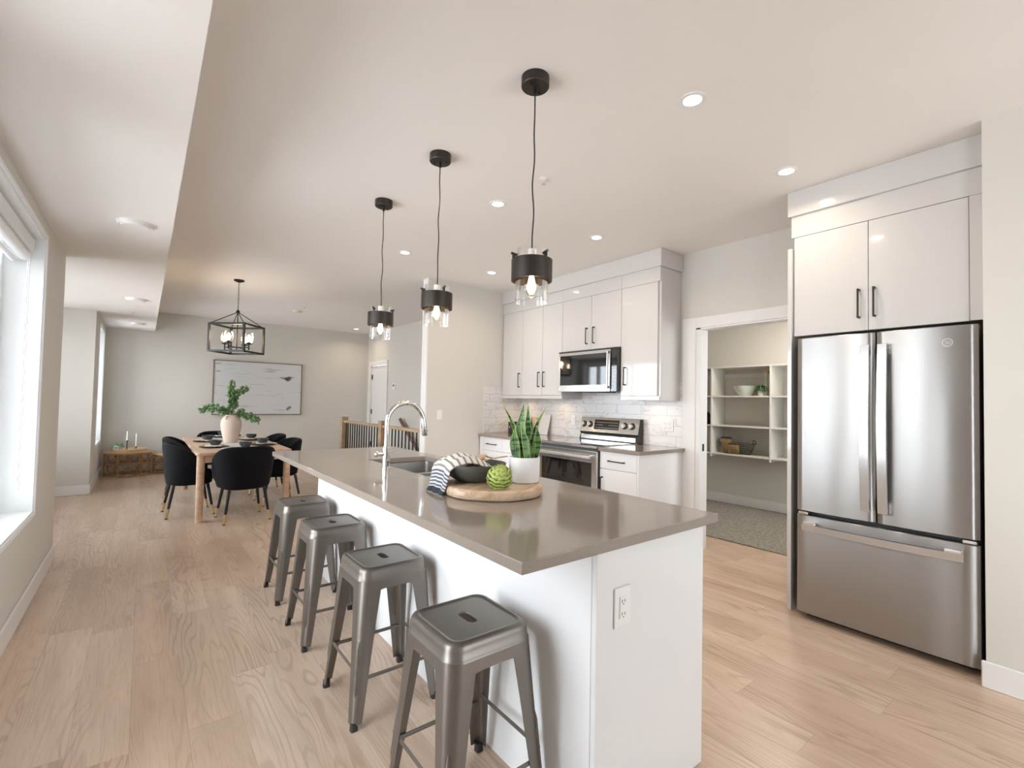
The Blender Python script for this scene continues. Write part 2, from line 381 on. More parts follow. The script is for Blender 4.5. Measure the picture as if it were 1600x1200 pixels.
def canvas_material():
    mt, nt, b = newmat('abstract_canvas')
    tc = N(nt, 'ShaderNodeTexCoord')
    sp = N(nt, 'ShaderNodeSeparateXYZ', ins={0: tc.outputs['Object']})   # x: -0.76..0.76, z: -0.5..0.5
    nz = N(nt, 'ShaderNodeTexNoise', ins={'Vector': tc.outputs['Object'], 'Scale': 7.0, 'Detail': 5.0})
    nx = N(nt, 'ShaderNodeMath', operation='MULTIPLY_ADD', ins={0: nz.outputs[0], 1: 0.16, 2: -0.08})
    xs = N(nt, 'ShaderNodeMath', operation='ADD', ins={0: sp.outputs['X'], 1: nx.outputs[0]})
    zs = N(nt, 'ShaderNodeMath', operation='ADD', ins={0: sp.outputs['Z'], 1: nx.outputs[0]})
    col = None
    mp = N(nt, 'ShaderNodeMapping', ins={'Vector': tc.outputs['Object'], 'Scale': (1.2, 1, 14)})
    st = N(nt, 'ShaderNodeTexNoise', ins={'Vector': mp.outputs[0], 'Scale': 1.4, 'Detail': 4.0})
    base = N(nt, 'ShaderNodeValToRGB'); nt.links.new(st.outputs[0], base.inputs[0])
    base.color_ramp.elements[0].position = 0.30; base.color_ramp.elements[0].color = (0.40, 0.42, 0.44, 1)
    base.color_ramp.elements[1].position = 0.42; base.color_ramp.elements[1].color = (0.66, 0.665, 0.67, 1)
    col = base.outputs[0]
    for (x0, z0, sx, sz, amt) in ((0.50, 0.21, 0.075, 0.055, 1.0), (0.40, 0.21, 0.06, 0.018, 0.9), (0.56, 0.24, 0.07, 0.016, 0.9), (0.54, -0.37, 0.03, 0.04, 0.8),
                                  (-0.70, 0.29, 0.05, 0.014, 0.6), (-0.70, 0.44, 0.045, 0.01, 0.6), (0.25, 0.20, 0.45, 0.007, 0.22), (-0.3, 0.27, 0.30, 0.006, 0.22), (-0.53, -0.15, 0.05, 0.03, 0.4)):
        dx = N(nt, 'ShaderNodeMath', operation='MULTIPLY_ADD', ins={0: xs.outputs[0], 1: 1 / sx, 2: -x0 / sx})
        dz = N(nt, 'ShaderNodeMath', operation='MULTIPLY_ADD', ins={0: zs.outputs[0], 1: 1 / sz, 2: -z0 / sz})
        d1 = N(nt, 'ShaderNodeMath', operation='MULTIPLY', ins={0: dx.outputs[0], 1: dx.outputs[0]})
        d2 = N(nt, 'ShaderNodeMath', operation='MULTIPLY_ADD', ins={0: dz.outputs[0], 1: dz.outputs[0], 2: d1.outputs[0]})
        f = N(nt, 'ShaderNodeMapRange', ins={'Value': d2.outputs[0], 'From Min': 0.2, 'From Max': 1.2, 'To Min': amt, 'To Max': 0.0})
        mx = N(nt, 'ShaderNodeMix', data_type='RGBA', ins={'Factor': f.outputs[0], 'A': col, 'B': (0.07, 0.07, 0.075, 1)})
        col = mx.outputs['Result']
    nt.links.new(col, b.inputs['Base Color'])
    b.inputs['Roughness'].default_value = 0.8
    return mt
canvas_m = canvas_material()

# ---------------------------------------------------------------- geometry helpers
class MB:
    def __init__(s): s.v = []; s.f = []; s.uv = None
    def add(s, vs, fs):
        o = len(s.v); s.v += [tuple(v) for v in vs]; s.f += [tuple(i + o for i in f) for f in fs]; return s
    def box(s, x0, x1, y0, y1, z0, z1, bev=0.0, rz=0.0):
        if bev > 0:
            b = min(bev, (x1 - x0) / 2.01, (y1 - y0) / 2.01, (z1 - z0) / 2.01)
            cx, cy, cz = (x0 + x1) / 2, (y0 + y1) / 2, (z0 + z1) / 2
            hx, hy, hz = (x1 - x0) / 2, (y1 - y0) / 2, (z1 - z0) / 2
            vs = []; idx = {}
            for sx in (-1, 1):
                for sy in (-1, 1):
                    for sz in (-1, 1):
                        for k in range(3):
                            p = [hx - b, hy - b, hz - b]; p[k] += b
                            idx[(sx, sy, sz, k)] = len(vs)
                            vs.append((cx + sx * p[0], cy + sy * p[1], cz + sz * p[2]))
            fs = []
            def quad(a): fs.append(a)
            for k in range(3):
                i, j = (k + 1) % 3, (k + 2) % 3
                for sg in (-1, 1):
                    q = []
                    for (si, sj) in ((-1, -1), (1, -1), (1, 1), (-1, 1)):
                        t = [0, 0, 0]; t[k] = sg; t[i] = si; t[j] = sj
                        q.append(idx[(*t, k)])
                    fs.append(tuple(q if sg > 0 else q[::-1]))
                for si in (-1, 1):
                    for sj in (-1, 1):
                        t0 = [0, 0, 0]; t1 = [0, 0, 0]
                        t0[i] = t1[i] = si; t0[j] = t1[j] = sj; t0[k] = -1; t1[k] = 1
                        q = (idx[(*t0, i)], idx[(*t1, i)], idx[(*t1, j)], idx[(*t0, j)])
                        fs.append(q if si * sj < 0 else q[::-1])
            for sx in (-1, 1):
                for sy in (-1, 1):
                    for sz in (-1, 1):
                        q = tuple(idx[(sx, sy, sz, k)] for k in range(3))
                        fs.append(q if sx * sy * sz > 0 else q[::-1])
            return s.add(vs, fs)
        vs = [(x0, y0, z0), (x1, y0, z0), (x1, y1, z0), (x0, y1, z0), (x0, y0, z1), (x1, y0, z1), (x1, y1, z1), (x0, y1, z1)]
        return s.add(vs, [(0, 3, 2, 1), (4, 5, 6, 7), (0, 1, 5, 4), (1, 2, 6, 5), (2, 3, 7, 6), (3, 0, 4, 7)])
    def loft(s, rings, cap0=True, cap1=True, closed=True):
        n = len(rings[0]); vs = [p for r in rings for p in r]; fs = []
        for i in range(len(rings) - 1):
            for j in range(n if closed else n - 1):
                k = (j + 1) % n
                fs.append((i * n + j, i * n + k, (i + 1) * n + k, (i + 1) * n + j))
        if cap0: fs.append(tuple(range(n))[::-1])
        if cap1: fs.append(tuple((len(rings) - 1) * n + j for j in range(n)))
        return s.add(vs, fs)
    def lathe(s, prof, c=(0, 0, 0), n=32, cap0=True, cap1=True, sx=1, sy=1):
        rings = [[(c[0] + sx * r * cos(2 * PI * j / n), c[1] + sy * r * sin(2 * PI * j / n), c[2] + z) for j in range(n)] for r, z in prof]
        return s.loft(rings, cap0, cap1)
    def cyl(s, p0, p1, r0, r1=None, n=16, caps=True):
        return s.tube([p0, p1], [r0, r0 if r1 is None else r1], n, caps)
    def tube(s, pts, rad, n=12, caps=True, sq=None):
        pts = [Vector(p) for p in pts]
        if not isinstance(rad, (list, tuple)): rad = [rad] * len(pts)
        t0 = (pts[1] - pts[0]).normalized()
        up = Vector((0, 0, 1)) if abs(t0.z) < 0.9 else Vector((1, 0, 0))
        a = t0.cross(up).normalized(); rings = []
        for i, p in enumerate(pts):
            if i == 0: t = pts[1] - pts[0]
            elif i == len(pts) - 1: t = pts[-1] - pts[-2]
            else: t = (pts[i + 1] - p).normalized() + (p - pts[i - 1]).normalized()
            t.normalize()
            a = (a - t * a.dot(t)).normalized(); b = t.cross(a)
            ks = sq if sq else (1, 1)
            rings.append([p + a * (rad[i] * ks[0] * cos(2 * PI * j / n)) + b * (rad[i] * ks[1] * sin(2 * PI * j / n)) for j in range(n)])
        return s.loft(rings, caps, caps)
    def sphere(s, c, r, n=16, m=10, sz=1.0):
        prof = [(max(1e-4, r * sin(PI * i / m)), -r * sz * cos(PI * i / m)) for i in range(m + 1)]
        return s.lathe(prof, c, n)
    def build(s, name, mat, parent=None, smooth=True, ang=0.6, loc=None):
        me = bpy.data.meshes.new(name)
        me.from_pydata(s.v, [], s.f)
        me.validate(); me.update()
        if smooth:
            me.polygons.foreach_set('use_smooth', [True] * len(me.polygons))
            me.set_sharp_from_angle(angle=ang)
        if isinstance(mat, (list, tuple)):
            for q in mat: me.materials.append(q)
        else: me.materials.append(mat)
        o = bpy.data.objects.new(name, me); COL.objects.link(o)
        if parent is not None: o.parent = parent
        if loc is not None: o.location = loc
        return o

def fix_normals(o):
    import bmesh
    bm = bmesh.new(); bm.from_mesh(o.data)
    bmesh.ops.recalc_face_normals(bm, faces=bm.faces)
    bm.to_mesh(o.data); bm.free()

def E(name, label, cat, loc=(0, 0, 0), rz=0.0, group=None):
    o = bpy.data.objects.new(name, None); COL.objects.link(o)
    o.empty_display_size = 0.1
    o.location = loc; o.rotation_euler = (0, 0, rz)
    o['label'] = label; o['category'] = cat
    if group: o['group'] = group
    return o
def tag(o, label, cat, group=None, kind=None):
    o['label'] = label; o['category'] = cat
    if group: o['group'] = group
    if kind: o['kind'] = kind
    return o
def struct(name, mb, mat, parent=None, smooth=True):
    o = mb.build(name, mat, parent, smooth)
    if parent is None: o['kind'] = 'structure'
    return o
def dup(o, parent=None, **kw):
    c = o.copy(); COL.objects.link(c)
    if parent is not None: c.parent = parent
    for ch in o.children: dup(ch, c)
    for k, v in kw.items():
        if k == 'loc': c.location = v
        elif k == 'rz': c.rotation_euler = (0, 0, v)
        else: c[k] = v
    return c
def rsq(h, r, z, n=48, cx=0, cy=0, hy=None):
    """ring of a rounded rectangle"""
    hy = hy or h; pts = []; q = n // 4
    for k, (sx, sy) in enumerate(((1, 1), (-1, 1), (-1, -1), (1, -1))):
        for i in range(q):
            a = k * PI / 2 + (i + 0.5) / q * PI / 2
            pts.append((cx + sx * (h - r) + r * cos(a), cy + sy * (hy - r) + r * sin(a), z))
    return pts

# ================================================================= SETTING
ZC, ZS = 2.757, 2.415
XS = 0.114
XL = -0.53          # near window wall face
XR = 4.03           # range wall face
YK = 4.95           # end wall of the kitchen
YF = 10.23
XH = 3.90           # hall wall
XW, YW = 3.22, 0.393  # wall block beside the fridge
Y0 = -2.6

# floor, with the stairwell cut out
fl = MB()
def fbox(x0, x1, y0, y1): fl.box(x0, x1, y0, y1, -0.12, 0)
fbox(-1.6, 2.66, Y0 - 0.2, YF + 0.1)
fbox(2.66, 6.45, Y0 - 0.2, 5.07)
fbox(2.66, 4.1, 8.35, YF + 0.1)
struct('floor', fl, floor_m, smooth=False)

c_ = MB(); c_.box(XS, 6.45, Y0 - 0.2, YF + 0.1, ZC, ZC + 0.1)
struct('ceiling', c_, ceil_m, smooth=False)
c_ = MB(); c_.box(-1.7, XS, Y0 - 0.2, YF + 0.1, ZS, ZC + 0.1)
struct('ceiling_soffit', c_, ceil_m, smooth=False)

def wall_x(name, x0, x1, y0, y1, z0, z1, holes):
    """wall running along y with rectangular holes (ya, yb, za, zb)"""
    w = MB(); y = y0
    for (a, b, za, zb) in sorted(holes):
        if a > y: w.box(x0, x1, y, a, z0, z1)
        if za > z0: w.box(x0, x1, a, b, z0, za)
        if zb < z1: w.box(x0, x1, a, b, zb, z1)
        y = b
    if y < y1: w.box(x0, x1, y, y1, z0, z1)
    return struct(name, w, wall_m, smooth=False)
wall_x('wall_left', XL - 0.30, XL, Y0, 5.17, 0, ZS, [(2.30, 4.22, 0.56, 2.30), (1.15, 2.02, 0.0, 2.30), (-2.30, -1.20, 0.0, 2.30)])
w = MB(); w.box(-1.55, XL - 0.30, 5.07, 5.17, 0, ZS); struct('wall_left_return', w, wall_m, smooth=False)
wall_x('wall_left_bay', -1.59, -1.35, 5.07, 8.38, 0, ZS, [(5.35, 8.16, 0.56, 2.30)])
w = MB(); w.box(-1.35, XL - 0.30, 8.28, 8.38, 0, ZS); struct('wall_left_pier', w, wall_m, smooth=False)
wall_x('wall_left_far', XL - 0.30, XL, 8.28, YF, 0, ZS, [(8.90, 9.96, 0.57, 2.30)])
w = MB(); w.box(-1.0, 4.1, YF, YF + 0.1, 0, ZC); struct('wall_far', w, wall_m, smooth=False)
wall_x('wall_hall', XH, XH + 0.12, 5.07, YF, -1.7, ZC, [(9.20, 10.02, 0, 2.05)])
w = MB(); w.box(2.60, 4.15, YK, YK + 0.12, 0, ZC); struct('wall_kitchen_end', w, wall_m, smooth=False)
wall_x('wall_right', XR, XR + 0.10, 0.28, YK, 0, ZC, [(1.44, 2.387, 0, 2.035)])
w = MB(); w.box(XW, XW + 0.12, Y0, YW, 0, ZC); w.box(XW + 0.12, XR + 0.1, YW - 0.11, YW, 0, ZC)
struct('wall_fridge_side', w, wall_m, smooth=False)
w = MB()
w.box(-0.8, 1.70, Y0 - 0.24, Y0, 0, ZC); w.box(3.00, XW + 0.12, Y0 - 0.24, Y0, 0, ZC)
w.box(1.70, 3.00, Y0 - 0.24, Y0, 0, 0.10); w.box(1.70, 3.00, Y0 - 0.24, Y0, 2.50, ZC)
struct('wall_back', w, wall_m, smooth=False)
# pantry room
w = MB(); w.box(6.30, 6.42, 0.3, 4.95, 0, ZC); struct('wall_pantry_back', w, wall_m, smooth=False)
w = MB(); w.box(XR + 0.1, 4.45, 0.18, 0.3, 0, ZC); w.box(5.95, 6.3, 0.18, 0.3, 0, ZC); w.box(4.45, 5.95, 0.18, 0.3, 0, 0.80); w.box(4.45, 5.95, 0.18, 0.3, 2.25, ZC); struct('wall_pantry_side', w, wall_m, smooth=False)
w = MB(); w.box(4.15, 6.42, 4.95, 5.07, 0, ZC); struct('wall_pantry_end', w, wall_m, smooth=False)
# stairwell
w = MB(); w.box(2.56, 2.66, 5.07, 8.35, -1.7, -0.12); w.box(2.66, XH, 4.97, 5.07, -1.7, -0.12)
struct('wall_stairwell', w, wall_m, smooth=False)
st = MB()
for k in range(9):
    y1 = 8.35 - k * 0.28; z1 = -0.19 * (k + 1)
    st.box(2.66, XH, y1 - 0.28, y1, z1 - 0.19, z1)
st.box(2.66, XH, 5.07, 8.35 - 9 * 0.28, -1.95, -1.71)
struct('floor_stairs', st, stairc_m, smooth=False)

# baseboards
def bb(name, *bx):
    m_ = MB()
    for q in bx: m_.box(*q, 0, 0.125, bev=0.004)
    return struct(name, m_, trim_m)
bt = 0.015
bb('baseboard_left', (XL, XL + bt, -1.16, 1.11), (XL, XL + bt, 2.06, 5.17 + bt), (XL - 0.8, XL, 5.17, 5.17 + bt))
bb('baseboard_left_bay', (-1.35, -1.35 + bt, 5.17, 8.28), (-1.35, XL + bt, 8.28 - bt, 8.28))
bb('baseboard_left_far', (XL, XL + bt, 8.28, YF))
bb('baseboard_far', (XL, XH, YF - bt, YF))
bb('baseboard_hall', (XH - bt, XH, 8.35, 9.12))
bb('baseboard_fridge_side', (XW - bt, XW, Y0, YW + bt))
bb('baseboard_kitchen_end', (2.60, 3.40, YK - bt, YK), (2.60 - bt, 2.60, YK - bt, YK + 0.12))
bb('baseboard_pantry', (6.30 - bt, 6.30, 0.3, 4.95))
bb('baseboard_back', (-0.53, 1.70, Y0, Y0 + bt), (3.00, XW, Y0, Y0 + bt))

# pantry doorway casing + jamb
t = MB()
yj = 2.342
t.box(XR - 0.018, XR, yj + 0.045, yj + 0.182, 0, 2.135, bev=0.003)       # wide flat casing
t.box(XR - 0.018, XR, 1.342, yj + 0.045, 2.035, 2.135, bev=0.003)
t.box(XR - 0.018, XR, 1.35, 1.44, 0, 2.035, bev=0.003)
t.box(XR - 0.012, XR + 0.112, yj, yj + 0.045, 0, 2.035, bev=0.002)       # jamb
t.box(XR - 0.012, XR + 0.112, 1.44, 1.48, 0, 2.035, bev=0.002)
t.box(XR - 0.012, XR + 0.112, 1.44, yj + 0.045, 2.02, 2.035, bev=0.002)
tr = struct('trim_1', t, trim_m)
t = MB(); t.box(XR + 0.03, XR + 0.06, yj - 0.002, yj + 0.001, 0.90, 0.965); t.build('strike_plate', bronze_m, tr)
# window-lit end face of the kitchen wall, its brightness put in by paler paint
t = MB(); t.box(2.585, 2.60, YK - 0.001, YK + 0.12, 0.126, ZC - 0.001); struct('wall_end_lit', t, trim_m, smooth=False)

# hall door
d = bpy.data.objects.new('door_1', None); COL.objects.link(d); d['kind'] = 'structure'; d.location = (XH, 9.61, 0)
t = MB(); t.box(0.03, 0.07, -0.41, 0.40, 0.01, 2.04, bev=0.003); t.build('door_slab', trim_m, d)
t = MB()
t.box(-0.02, 0.0, 0.41, 0.50, 0, 2.13, bev=0.003); t.box(-0.02, 0.0, -0.50, -0.41, 0, 2.13, bev=0.003); t.box(-0.02, 0.0, -0.41, 0.41, 2.05, 2.13, bev=0.003)
t.box(0.0, 0.10, 0.40, 0.415, 0, 2.05); t.box(0.0, 0.10, -0.415, -0.40, 0, 2.05)
t.build('casing', trim_m, d)
for z in (0.35, 1.05, 1.80):
    t = MB(); t.box(0.012, 0.032, 0.375, 0.398, z - 0.05, z + 0.05, bev=0.002); t.build('hinge', bronze_m, d)

# windows
def window(n, x_face, depth, y0, y1, z0, z1, mull=(), cas=True):
    """window in a wall along y; x_face = room side face of the wall, opening goes to x_face-depth"""
    o = bpy.data.objects.new('window_%d' % n, None); COL.objects.link(o); o['kind'] = 'structure'
    o.location = (x_face, (y0 + y1) / 2, z0)
    hy = (y1 - y0) / 2; H = z1 - z0
    c = MB(); e = 0.028
    for a in ((-hy - e, -hy, -e, H + e), (hy, hy + e, -e, H + e), (-hy, hy, H, H + e), (-hy, hy, -e, 0)):
        c.box(-0.002, 0.010, a[0], a[1], a[2], a[3], bev=0.002)
    c.build('casing', frame_m, o)
    r = MB(); q = 0.012                     # reveal lining
    r.box(-depth, 0, -hy, -hy + q, 0, H); r.box(-depth, 0, hy - q, hy, 0, H); r.box(-depth, 0, -hy + q, hy - q, H - q, H); r.box(-depth, 0.004, -hy + q, hy - q, 0, q)
    r.build('reveal', frame_m, o)
    f = MB(); b0 = 0.06; xa, xb = -depth + 0.02, -depth + 0.09
    f.box(xa, xb, -hy + q, -hy + q + b0, q, H - q, bev=0.006); f.box(xa, xb, hy - q - b0, hy - q, q, H - q, bev=0.006)
    f.box(xa, xb, -hy + q + b0, hy - q - b0, H - q - b0, H - q, bev=0.006); f.box(xa, xb, -hy + q + b0, hy - q - b0, q, q + b0, bev=0.006)
    for mpos in mull: f.box(xa, xb, mpos - 0.045, mpos + 0.045, q + b0, H - q - b0, bev=0.006)
    f.build('window_frame', frame_m, o)
    edges = [-hy + q + b0] + sum([[mp_ - 0.045, mp_ + 0.045] for mp_ in mull], []) + [hy - q - b0]
    for a, b in zip(edges[::2], edges[1::2]):
        g = MB(); g.box(xa + 0.025, xa + 0.03, a, b, q + b0, H - q - b0); g.build('pane', pane_m, o, smooth=False)
    return o
window(1, XL, 0.27, 2.30, 4.22, 0.56, 2.30, (0.0,))
window(4, XL, 0.27, 1.15, 2.02, 0.03, 2.30, ())  # unseen window, widened and brought down to the floor for more daylight
window(7, XL, 0.27, -2.30, -1.20, 0.03, 2.30, ())  # unseen window, added to raise the ambient daylight
window(2, -1.35, 0.20, 5.35, 8.16, 0.56, 2.30, (-0.80, 0.10, 1.03))  # unseen bay window, widened across the bay for extra daylight
window(3, XL, 0.27, 8.90, 9.96, 0.57, 2.30, ())
o = bpy.data.objects.new('window_5', None); COL.objects.link(o); o['kind'] = 'structure'; o.location = (2.35, Y0, 0.10)  # unseen glazing in the back wall, added for frontal daylight on the island
f = MB()
for xx in (-0.65, -0.035, 0.58): f.box(xx, xx + 0.07, -0.16, -0.08, 0.07, 2.33, bev=0.005)
f.box(-0.65, 0.65, -0.16, -0.08, 2.33, 2.40, bev=0.005); f.box(-0.65, 0.65, -0.16, -0.08, 0, 0.07, bev=0.005)
f.build('window_frame', frame_m, o)
for a, b in ((-0.58, -0.035), (0.035, 0.58)):
    g = MB(); g.box(a, b, -0.125, -0.12, 0.07, 2.33); g.build('pane', pane_m, o, smooth=False)

o = bpy.data.objects.new('window_6', None); COL.objects.link(o); o['kind'] = 'structure'; o.location = (5.20, 0.24, 0.80)  # unseen pantry side window, added to light the shelves and low wall
f = MB()
f.box(-0.75, -0.70, -0.04, 0.04, 0.05, 1.40, bev=0.004); f.box(0.70, 0.75, -0.04, 0.04, 0.05, 1.40, bev=0.004); f.box(-0.75, 0.75, -0.04, 0.04, 1.40, 1.45, bev=0.004); f.box(-0.75, 0.75, -0.04, 0.04, 0, 0.05, bev=0.004)
f.build('window_frame', frame_m, o)
g = MB(); g.box(-0.70, 0.70, -0.003, 0.003, 0.05, 1.40); g.build('pane', pane_m, o, smooth=False)

# roller blind in window 1
bl = E('roller_blind', 'white rolled-up roller blind at the top of the tall window beside the dining area', 'blind', (XL - 0.09, 3.26, 2.16))
t = MB(); t.box(-0.035, 0.045, -0.94, 0.94, 0.04, 0.125, bev=0.012); t.build('cassette', white_m, bl)
t = MB(); t.cyl((0.0, -0.92, 0.012), (0.0, 0.92, 0.012), 0.032, n=20); t.build('fabric_roll', frame_m, bl)
t = MB(); t.cyl((-0.045, -0.92, -0.02), (-0.045, 0.92, -0.02), 0.016, n=12); t.build('hem_bar', white_m, bl)
t = MB()
t.tube([(0.03, 0.90, 0.06), (0.03, 0.90, -1.40), (0.03, 0.885, -1.44), (0.03, 0.865, -1.44), (0.03, 0.85, -1.40), (0.03, 0.85, 0.06)], 0.003, 6)
t.build('pull_chain', white_m, bl)

# ================================================================= CEILING FITTINGS
def area(name, parent, loc, size, power, col, spread=150):
    ld = bpy.data.lights.new(name, 'AREA'); ld.shape = 'DISK'; ld.size = size; ld.energy = power; ld.color = col
    ld.spread = R(spread)
    o = bpy.data.objects.new(name, ld); COL.objects.link(o); o.parent = parent; o.location = loc
    return o
def point(name, parent, loc, rad, power, col):
    ld = bpy.data.lights.new(name, 'POINT'); ld.shadow_soft_size = rad; ld.energy = power; ld.color = col
    o = bpy.data.objects.new(name, ld); COL.objects.link(o); o.parent = parent; o.location = loc
    return o
dl = E('recessed_light', 'round recessed downlight in the ceiling just before the pendant row, over the aisle', 'ceiling light', (1.99, 1.212, ZC), 0, 'recessed ceiling downlights')
t = MB(); t.lathe([(0.040, -0.001), (0.042, -0.004), (0.052, -0.006), (0.062, -0.004), (0.063, 0.0)], n=40, cap0=False, cap1=False); t.build('trim_ring', white_m, dl)
t = MB(); t.lathe([(0.001, -0.0025), (0.041, -0.0025)], n=32, cap0=False, cap1=False); t.build('lens', lens_m, dl)
area('lamp', dl, (0, 0, -0.008), 0.075, DOWN_W, WARM)
spots = [((3.041, 1.219, ZC), 'recessed downlight in the ceiling in front of the cabinet over the fridge'),
         ((1.983, 2.752, ZC), 'recessed downlight between the two pendants closest to the faucet and the sprinkler'),
         ((3.043, 2.752, ZC), 'recessed downlight in the ceiling in front of the microwave cabinets'),
         ((1.964, 4.258, ZC), 'recessed downlight beyond the farther pendant cord, over the dining end of the island'),
         ((3.015, 4.272, ZC), 'recessed downlight in the ceiling by the kitchen end wall and upper cabinets'),
         ((3.396, 9.607, ZC), 'small recessed downlight far off in front of the hall door')]
for p, lb in spots: dup(dl, loc=p, label=lb)

sf = E('surface_light', 'large round white disc light under the low soffit beside the tall window', 'ceiling light', (-0.08, 3.86, ZS), 0, 'round white disc lights on the soffit')
t = MB(); t.lathe([(0.001, -0.026), (0.070, -0.026), (0.078, -0.020)], n=40, cap0=False, cap1=False); t.build('diffuser', litefix_m, sf)
t = MB(); t.lathe([(0.078, -0.020), (0.086, -0.022), (0.095, -0.010), (0.098, 0.0)], n=40, cap0=False, cap1=False); t.build('rim', white_m, sf)
dup(sf, loc=(-0.11, 6.92, ZS), label='round white disc light under the soffit, the middle one of three')
dup(sf, loc=(-0.11, 9.25, ZS), label='round white disc light under the soffit near the far end wall')

t = MB(); t.lathe([(0.075, 0.0), (0.072, -0.012), (0.060, -0.024), (0.001, -0.027)], n=32, cap0=False, cap1=False)
tag(t.build('smoke_detector', cream_m, loc=(1.96, 8.35, ZC)), 'round cream smoke detector on the ceiling beyond the chandelier', 'smoke detector')
sp = E('sprinkler', 'small white fire sprinkler head on the ceiling behind the big pendant cord', 'sprinkler', (1.985, 2.255, ZC), 0, 'ceiling sprinklers')
t = MB(); t.lathe([(0.030, 0.0), (0.030, -0.004), (0.012, -0.007)], n=24, cap0=False, cap1=True); t.build('escutcheon', white_m, sp)
t = MB(); t.cyl((0, 0, -0.005), (0, 0, -0.03), 0.006); t.lathe([(0.014, -0.033), (0.014, -0.031)], n=16); t.build('deflector', chrome_m, sp)
dup(sp, loc=(1.943, 7.80, ZC), label='tiny sprinkler head on the ceiling beside the cream smoke detector')
dup(sp, loc=(-0.15, 8.02, ZS), label='tiny sprinkler head under the soffit between two white disc lights')

# pendants
def pendant():
    p = E('pendant_light', 'black banded clear glass pendant hanging over the outlet end of the island', 'pendant light', (1.322, 1.570, ZC), 0, 'pendants over the island')
    t = MB(); t.lathe([(0.062, 0.0), (0.062, -0.040), (0.059, -0.044), (0.001, -0.046)], n=40, cap0=False, cap1=False); t.build('canopy', bronze_m, p)
    t = MB(); t.cyl((0, 0, -0.044), (0, 0, -0.075), 0.008, n=12); t.build('cord_grip', blackp_m, p)
    for s in (-1, 1):
        t = MB(); t.cyl((s * 0.034, s * 0.012, -0.044), (s * 0.034, s * 0.012, -0.056), 0.005, n=10); t.build('canopy_screw', blackp_m, p)
    t = MB()
    pts = [(0.004 * sin(k * 0.8) * sin(PI * k / 24), 0.003 * sin(k * 0.55 + 1) * sin(PI * k / 24), -0.07 - k * (0.74 - 0.0) / 24) for k in range(25)]
    t.tube(pts, 0.0032, 8); t.build('cord', blackp_m, p)
    t = MB(); t.cyl((0, 0, -0.77), (0, 0, -0.86), 0.019, 0.021, n=20); t.build('socket', white_m, p)
    t = MB(); t.lathe([(0.090, -0.818), (0.090, -0.910), (0.087, -0.910), (0.087, -0.818), (0.090, -0.818)], n=56, cap0=False, cap1=False)
    band = t.build('shade_band', bronze_m, p)
    for s in (0.6, 2.7, 4.8):
        k = MB(); k.cyl((0.068 * cos(s), 0.068 * sin(s), -0.800), (0.094 * cos(s), 0.094 * sin(s), -0.792), 0.0055, n=10)
        k.box(0.082 * cos(s) - 0.005, 0.082 * cos(s) + 0.005, 0.082 * sin(s) - 0.005, 0.082 * sin(s) + 0.005, -0.815, -0.793)
        k.build('thumb_screw', blackp_m, p)
    t = MB(); t.lathe([(0.072, -0.775), (0.073, -1.000), (0.070, -1.004), (0.0695, -1.000), (0.069, -0.775), (0.072, -0.775)], n=48, cap0=False, cap1=False); t.build('glass_cylinder', shade_glass_m, p)
    t = MB(); t.lathe([(0.013, -0.86), (0.016, -0.875), (0.029, -0.905), (0.032, -0.93), (0.028, -0.955), (0.014, -0.973), (0.001, -0.977)], n=24, cap0=False, cap1=False)
    b = t.build('bulb', bulb_glass_m, p)
    t = MB(); t.lathe([(0.003, -0.878), (0.011, -0.892), (0.015, -0.925), (0.010, -0.948), (0.002, -0.955)], n=12); t.build('filament', filament_m, b)
    point('bulb_glow', p, (0, 0, -0.92), 0.025, PEND_W, (1.0, 0.66, 0.36))
    return p
pd = pendant()
dup(pd, loc=(1.323, 2.422, ZC), rz=2.0, label='middle black banded glass pendant over the island sink')
dup(pd, loc=(1.325, 3.253, ZC), rz=3.1, label='black banded glass pendant over the dining end of the island')

# chandelier
ch = E('chandelier', 'open black rectangular lantern chandelier with four lit glass cups over the dining table', 'chandelier', (0.88, 6.66, 1.86), -0.728)
a, bq, hz, q = 0.217, 0.198, 0.328, 0.011
t = MB()
for z in (0.0, hz):
    for s in (-1, 1):
        t.box(-a - q, a + q, s * bq - q, s * bq + q, z - q, z + q); t.box(s * a - q, s * a + q, -bq + q, bq - q, z - q, z + q)
for sx in (-1, 1):
    for sy in (-1, 1): t.box(sx * a - q, sx * a + q, sy * bq - q, sy * bq + q, q, hz - q)
t.build('cage', black_m, ch)
t = MB()
for sx in (-1, 1):
    for sy in (-1, 1): t.cyl((sx * a, sy * bq, hz), (0, 0, hz + 0.17), 0.005, n=8)
t.lathe([(0.001, hz + 0.155), (0.022, hz + 0.16), (0.022, hz + 0.18), (0.006, hz + 0.2)], n=16)
t.build('roof_rods', black_m, ch)
t = MB()
nl = 16; z0 = hz + 0.195; z1 = ZC - 1.86 - 0.03
for k in range(nl):
    zc = z0 + (k + 0.5) * (z1 - z0) / nl; hh = (z1 - z0) / nl * 0.62
    pts = [((0.007 * cos(u)) * (k % 2), (0.007 * cos(u)) * (1 - k % 2), zc + hh * sin(u)) for u in [2 * PI * j / 10 for j in range(11)]]
    t.tube(pts, 0.0018, 6)
t.build('chain', black_m, ch)
t = MB(); t.lathe([(0.058, ZC - 1.86), (0.056, ZC - 1.86 - 0.015), (0.02, ZC - 1.86 - 0.028), (0.001, ZC - 1.86 - 0.032)], n=32, cap0=False, cap1=False); t.build('canopy', black_m, ch)
t = MB(); t.cyl((0, 0, 0.02), (0, 0, hz + 0.17), 0.006, n=10)
t.box(-0.155, 0.155, -0.006, 0.006, 0.055, 0.067); t.box(-0.006, 0.006, -0.155, 0.155, 0.055, 0.067)
